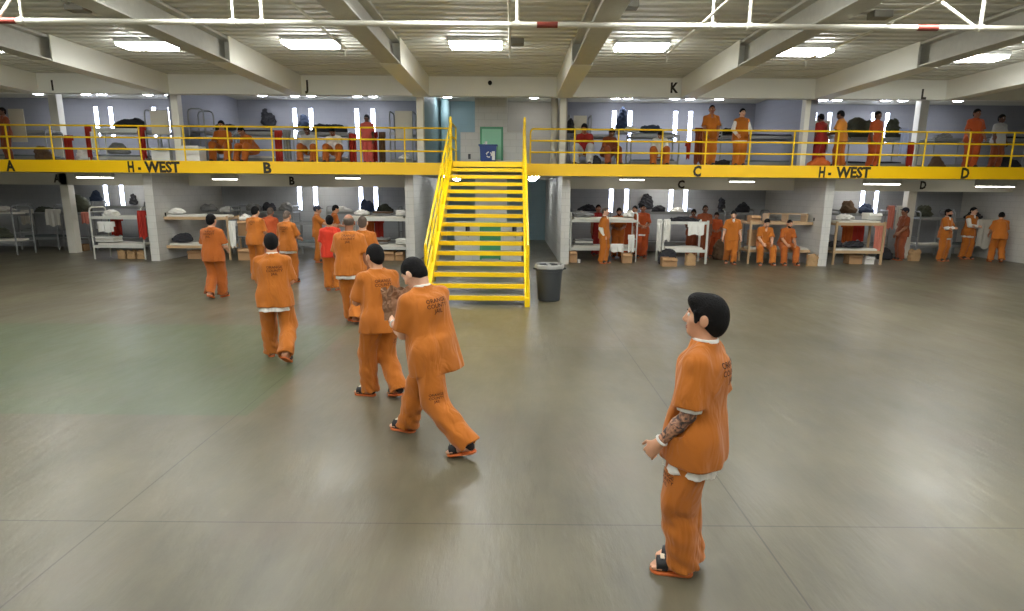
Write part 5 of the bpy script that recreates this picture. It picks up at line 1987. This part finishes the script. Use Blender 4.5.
for i, x in enumerate((-1.45, .06)):
    t = empty('wall_phone', (x, 19.092, 1.0))
    tag(t, 'grey wall telephone on the white half wall behind the stairs, %s of the green door' % ('left', 'right')[i], 'telephone')
    MB().box((0, -.02, 0), (.14, .04, .2)).build('housing', GREY, t, bevel=.01)
    MB().tube([(-.03, -.06, -.09), (-.03, -.07, -.05), (-.03, -.07, .05), (-.03, -.06, .09)], [.026, .016, .016, .026], 8).build('handset', DARK, t, smooth=True)
    MB().tube([(-.03, -.05, -.1), (-.02, -.04, -.22), (.03, -.03, -.26), (.05, -.02, -.1)], .006, 6).build('phone_cord', DARK, t, smooth=True)
# ------------------------------------------------------------------ the men
def G(px, py, z=0.):
    p = gz(px, py, z)
    return (p.x, p.y, z)


def AT(px, y, z=0.):
    return (X(px, y, z + .9), y, z)


STAND = dict(fL=(0, .02, 8, 0), fR=(0, -.02, -8, 0), L=(4, 7, 14, 8), Rr=(4, 7, 14, 8))
FOLD = dict(fL=(-.02, 0, 10, 0), fR=(.02, 0, -10, 0), L=(18, 6, 88, 68), Rr=(24, 6, 84, 62), curl=35)
BUSY = dict(fL=(-.02, .05, 8, 0), fR=(.02, -.05, -8, 0), L=(18, 8, 72, 30), Rr=(18, 8, 72, 30), lean=6, hp=14)
SIT = dict(seat=.66, fL=(-.1, .44, 8, 0), fR=(.1, .44, -8, 0), px=0, py=0, lean=14, hp=10, L=(34, 6, 42, 28), Rr=(34, 6, 42, 28), curl=38)
BOTH = ('hem', 'collar')


def po(base, **k):
    d = dict(base)
    d.update(k)
    return d


# --- in the open hall
J1 = person(G(681, 567), 68, dict(fL=(.03, .0, 10, 0), fR=(-.06, -.02, 0, 0), py=-.03, lean=-2, L=(0, 8, 36, 8), Rr=(-12, 5, 10, 0), hy=4, hp=-3, twist=-10, curl=50),
            'man standing alone nearest the camera, full black hair, tattooed forearm, orange scrubs', 'tan', 'orange', 'orange', 'full', detail='near', under=('hem', 'collar', 'sleeve'),
            prints=(('back', .046, .0, .02), ('thighL', .034, 1.5, .14)), tattoo=True, band='L', seedn=1, scale=.97, girth=1.06, hem=-.17)
J2 = person(G(434, 442), 64, dict(fL=(-.05, -.40, 10, 14), fR=(.0, .35, 2, 0), L=(22, 8, 92, 12), Rr=(30, 6, 88, 24), lean=12, twist=-24, hy=26, hp=30, px=0, py=-.02, curl=45),
            'tall man in orange scrubs striding with head bowed over a paper bag', 'light', 'orange', 'orange', 'short', detail='near', under=('collar',),
            prints=(('back', .046, .02, .0), ('thighL', .03, -.8, .35)), band='L', seedn=2, scale=1.03, girth=1.08, hem=-.19)
J3 = person(G(384, 397), 42, dict(fL=(0, .16, 34, 0), fR=(0, -.14, 4, 14), L=(26, 10, 84, 20), Rr=(20, 6, 80, 30), lean=5, twist=-12, hy=18, hp=6),
            'man in orange scrubs walking right behind the bag carrier, back turned', 'tan', 'orange', 'orange', 'short', detail='near', prints=(('back', .045, .02, .0), ('thighR', .032, -.7, .1)), seedn=3, scale=.97)
J4 = person(G(276, 358), 14, dict(fL=(.02, .14, 14, 0), fR=(.09, -.38, -16, 30), L=(22, 10, 78, 20), Rr=(16, 6, 70, 30), lean=3, twist=-6, hy=14, hp=8),
            'man in orange scrubs with white shirt tail, walking alone in the middle left', 'tan', 'orange', 'orange', 'short', detail='mid', under=BOTH, prints=(('back', .046, .05, -.04),), seedn=4, scale=.99)
J5 = person(G(217, 298), -4, dict(fL=(.05, -.16, 8, 20), fR=(-.05, .16, -4, 0), L=(18, 14, 70, 24), Rr=(14, 10, 60, 24), lean=3),
            'man in orange scrubs walking away alone at the left toward the tan-edged bunk', 'light', 'deep', 'deep', 'short', detail='mid', under=('sleeve',), prints=(('back', .055, 0, .04),), seedn=5)
person(G(258, 276), -10, po(BUSY, hp=10), 'man in orange seen from behind at the kraft carton, dark hair, left of a partner', 'light', 'orange', 'orange', 'short', detail='mid', prints=(('back', .04, 0, .02),), seedn=6, scale=1.03)
person(G(289, 283), -12, dict(fL=(.04, -.04, 8, 0), fR=(-.02, .12, -8, 0), L=(10, 10, 40, 20), Rr=(20, 8, 60, 20), hp=16), 'man in orange with white shirt tail and greying hair, back turned at bunk table', 'tan', 'orange', 'orange',
       'buzz', GHAIR, 'mid', under=('hem',), prints=(('back', .05, 0, .0),), seedn=7)
J8 = person(G(352, 322), 6, dict(fL=(.05, .14, 14, 0), fR=(-.02, -.14, -8, 12), L=(12, 12, 46, 26), Rr=(-6, 12, 16, 0), lean=2, hp=4),
            'broad man in orange with white shirt tail and thinning hair, leading the file', 'brown', 'orange', 'orange', 'bald', GHAIR, 'mid', under=('hem',), prints=(('back', .05, 0, .06),), seedn=8, scale=1.06, girth=1.12)
person(G(366, 308), 0, dict(fL=(0, .1, 6, 0), fR=(0, -.1, -6, 10), L=(10, 8, 40, 10), Rr=(8, 10, 30, 10)), 'man in orange with grey cropped hair just behind the broad man with thinning hair', 'light', 'orange', 'orange', 'buzz', GHAIR, 'mid', seedn=9, scale=1.01)
person(G(333, 290), 12, po(STAND, hp=4), 'man in a bright red shirt, mostly hidden behind the broad man with thinning hair', 'tan', 'red', 'orange', 'short', detail='far', seedn=10, scale=.96)
person(G(320, 262), -76, dict(fL=(0, .02, 8, 0), fR=(0, -.06, -8, 0), L=(46, 8, 36, 10), Rr=(50, 6, 30, 10), hp=8), 'man in orange with a dark cap, side on, reaching toward the post bunk', 'tan', 'orange', 'orange', 'cap', detail='far', seedn=11)
person(AT(333, 19.3), -60, po(BUSY), 'man in orange, short dark hair, just behind the dark-capped man', 'tan', 'deep', 'deep', 'short', detail='far', seedn=12)
person(AT(270, 17.1), -4, po(BUSY), 'man in rust orange half hidden between the two men at the bunk table', 'brown', 'rust', 'rust', 'short', GHAIR, detail='far', seedn=13, scale=.98)

# --- lower level, right of the stairs
person(AT(603.5, 18.55), -118, dict(fL=(0, .03, 10, 0), fR=(.0, -.03, -10, 0), L=(-14, 8, 30, 10), Rr=(-10, 8, 40, 20), hp=2), 'man in orange with white sleeves standing before the bunk nearest the stairs', 'light', 'orange', 'orange', 'buzz', GHAIR, 'far',
       under=('collar', 'long', 'vneck'), seedn=14)
person(AT(617.5, 20.05), 175, po(BUSY), 'bearded man in orange behind the bunk, just right of the man with white sleeves', 'brown', 'deep', 'deep', 'short', detail='far', beard='full', seedn=15, scale=.98)
person(AT(627, 20.62), 170, po(STAND), 'man in rust orange looking over the bunk at the bent tube end', 'light', 'rust', 'rust', 'buzz', GHAIR, detail='far', seedn=16, scale=.93)
person(AT(641.5, 20.2), 178, po(STAND, L=(16, 6, 70, 50), Rr=(16, 6, 70, 50)), 'man in rust orange with hands joined and white shirt tail under the hung jacket', 'brown', 'rust', 'rust', 'short', detail='far', under=('hem',), seedn=17, scale=1.04)
person((X(597, 20.8, 1.2), 20.75, 0), 184, po(STAND), 'man in a crimson shirt behind the bunk nearest the stairs, below the slit window', 'brown', 'crimson', 'crimson', 'short', detail='far', seedn=18, scale=1.02)
person(AT(633.5, 21.0), 150, po(STAND), 'dark-haired man at the back between the rust orange men in bay C', 'tan', 'deep', 'deep', 'short', detail='far', seedn=19, scale=1.0)
person(AT(703, 20.0), 176, po(STAND, L=(10, 7, 30, 20)), 'dark-skinned man in brown orange standing behind the towel bunk', 'dark', 'brownish', 'brownish', 'buzz', detail='far', seedn=20, scale=1.04)
person(AT(692, 20.55), 160, po(BUSY), 'stooping man in brown orange left of the man behind the towel bunk', 'dark', 'brownish', 'brownish', 'short', detail='far', seedn=21, scale=.96)
person(AT(731, 18.7), 172, dict(fL=(.0, .12, 8, 0), fR=(-.0, -.1, -8, 14), L=(8, 12, 28, 10), Rr=(6, 14, 22, 0), hp=16, hy=-10, lean=5), 'man in orange walking forward with head down between towel bunk and tan bunk', 'light', 'orange', 'orange', 'short', detail='far',
       under=('vneck', 'sleeve'), seedn=22, girth=1.12, scale=.97)
person((X(714, 20.6, .8), 20.55, 0), 165, po(BUSY), 'man in rust orange stooping at the back behind the walking man', 'brown', 'rust', 'rust', 'short', detail='far', seedn=23, scale=.9)
person((X(761, 18.9, .5), 18.83, 0), 176, po(SIT, hp=20, lean=16), 'seated man in orange on the tan bunk, dark hair, left of the pair', 'light', 'orange', 'orange', 'short', detail='far', under=('vneck',), seedn=24)
person((X(782.5, 18.9, .5), 18.83, 0), 184, po(SIT, lean=17), 'seated bearded man in orange on the tan bunk, right of the pair', 'tan', 'deep', 'deep', 'buzz', detail='far', beard='full', seedn=25, scale=.98)
person(AT(902, 20.1), 88, po(STAND, L=(10, 8, 40, 10)), 'man in brown orange side on, just left of the column lettered D', 'brown', 'brownish', 'brownish', 'cap', detail='far', seedn=27, scale=1.02)
person(G(941, 261), 206, po(FOLD), 'bearded man in orange with folded arms and white shirt tail, bay D', 'tan', 'orange', 'orange', 'short', detail='far', under=('hem', 'long', 'vneck'), beard='full', seedn=28, girth=1.05)
person(G(966, 259), 196, po(FOLD, side=-7, fL=(.05, .02, 10, 0), fR=(.06, -.04, -10, 0)), 'man in orange top over white undershirt, arms raised to his chest, bay D', 'light', 'orange', 'orange', 'short', detail='far', under=('hem', 'long', 'vneck'), vest=True, seedn=29, scale=1.03)
person(G(995, 262), -24, dict(fL=(-.03, .08, 10, 0), fR=(.04, -.1, -8, 12), L=(26, 8, 40, 10), Rr=(22, 6, 50, 10), lean=14, hp=22, hy=-16), 'man in orange bending away at the far right of the lower level', 'tan', 'orange', 'orange', 'short', detail='far', seedn=30, scale=.97)

# --- upper level
SITU = po(SIT, seat=.40, lean=26, fL=(-.1, .5, 8, 0), fR=(.1, .5, -8, 0))
D3 = ZD + .0
person((X(709.5, 18.25, 4), 18.3, D3), 180, po(STAND, L=(14, 8, 34, 34), Rr=(12, 8, 30, 30), hp=2, hy=-6), 'man in orange standing at the upper rail above the letter C, hands before him', 'brown', 'orange', 'orange', 'buzz', detail='far', under=('vneck',), seedn=31, scale=1.02)
person((X(740, 18.3, 4), 18.35, D3), 182, po(STAND, L=(10, 20, 52, 40), Rr=(10, 20, 52, 40), hp=4), 'man with an orange vest over long white sleeves at the upper rail', 'light', 'orange', 'orange', 'short', detail='far', under=('long', 'hem'), vest=True, seedn=32, girth=1.1, scale=.97)
person((X(841, 18.2, 4), 18.22, D3), 40, po(BUSY), 'man in yellow-orange seen from behind beside the white board upstairs at right', 'dark', 'yellow', 'deep', 'short', detail='far', seedn=33, scale=.95)
person((X(820, 18.72, 4), 18.7, D3), 20, po(BUSY, L=(10, 4, 20, 10), Rr=(10, 4, 20, 10)), 'man in crimson partly behind the man in yellow-orange upstairs', 'dark', 'crimson', 'crimson', 'short', detail='far', seedn=34, scale=.93)
person((X(874, 18.6, 4), 18.6, D3), 200, po(STAND), 'man in rust orange standing upstairs over the right WEST letters', 'dark', 'rust', 'rust', 'short', detail='far', under=('hem',), seedn=35, scale=.96)
person((X(973.5, 18.4, 4), 18.45, D3), 178, po(STAND, L=(10, 9, 24, 16), Rr=(10, 9, 24, 16)), 'burly man in rust orange at the upper rail over letter D', 'brown', 'rust', 'rust', 'short', detail='far', seedn=36, girth=1.12, scale=1.0)
person((X(996, 19.0, 4), 18.95, D3), 190, po(STAND), 'man in a pale grey tee upstairs behind the burly man over letter D', 'dark', 'greyw', 'brownish', 'short', detail='far', seedn=37, scale=.95)
person((X(224, 19.35, 3.5), 19.3, D3), 190, po(SITU, lean=10, hp=4), 'seated man in orange upstairs left of letter B, upright, bunk behind', 'brown', 'deep', 'deep', 'short', detail='far', seedn=38, scale=1.1)
person((X(253, 19.0, 3.5), 18.95, D3), 150, po(SITU, lean=34, hp=24), 'man in orange bent far forward on the bunk above letter B', 'brown', 'deep', 'deep', 'buzz', detail='far', seedn=39)
person((X(310, 19.1, 3.5), 19.05, D3), 182, po(SITU, lean=24, hp=20), 'seated man in grey tee below the slit windows upstairs over bay B', 'dark', 'greyw', 'deep', 'short', detail='far', seedn=40)
person((X(335.5, 19.1, 3.5), 19.05, D3), 180, po(SITU, lean=30, hp=30), 'seated man in white tee with bowed head upstairs over bay B', 'brown', 'white', 'deep', 'short', detail='far', seedn=41)
person((X(365.5, 18.55, 4), 18.6, D3), 178, po(STAND), 'short man in pinkish red standing upstairs before the slit window near the stairs', 'dark', 'pinkred', 'pinkred', 'cap', detail='far', seedn=42, scale=.84)
person((X(584, 18.75, 3.5), 18.75, D3), 165, po(SITU, lean=26), 'seated man in crimson upstairs just right of the alcove column', 'brown', 'crimson', 'greyw', 'short', detail='far', seedn=43, scale=1.08)
person((X(605, 19.0, 3.5), 18.98, D3), 200, po(SITU, lean=26, hp=20), 'seated man in brown orange upstairs below the slit windows over bay C', 'dark', 'brownish', 'brownish', 'short', detail='far', seedn=44)
person((X(657, 19.0, 3.5), 18.95, D3), 172, po(SITU, lean=30, hp=40), 'seated man in white tee with head low upstairs over bay C', 'brown', 'white', 'deep', 'short', detail='far', seedn=45)
person((X(5, 18.7, 3.5), 18.75, D3), 150, po(STAND), 'man in brown orange upstairs at the far left edge over letter A', 'dark', 'brownish', 'brownish', 'short', detail='far', seedn=46, scale=.92)
# bag carried by the tall man: between his two hands
h = (J2['L'] + J2['R']) / 2
pb = paper_bag(h.x, h.y, h.z - .06, 'crumpled brown paper bag held in the hands of the tall striding man', s=.86, rz=40, seed=77, m=CRUMP, cr=2.2)
pb.rotation_euler = (R_(-14), R_(6), R_(50))
pb.location = (h.x - .0, h.y + .0, h.z - .04)
# ------------------------------------------------------------------ world and view
w = bpy.data.worlds.new('world')
SC.world = w
w.use_nodes = True
w.node_tree.nodes['Background'].inputs[0].default_value = (.5, .55, .65, 1)
w.node_tree.nodes['Background'].inputs[1].default_value = .12
SC.view_settings.view_transform = 'Standard'
SC.view_settings.look = 'None'
SC.view_settings.exposure = 0.45
SC.view_settings.gamma = 1.0
SC.view_settings.use_curve_mapping = False
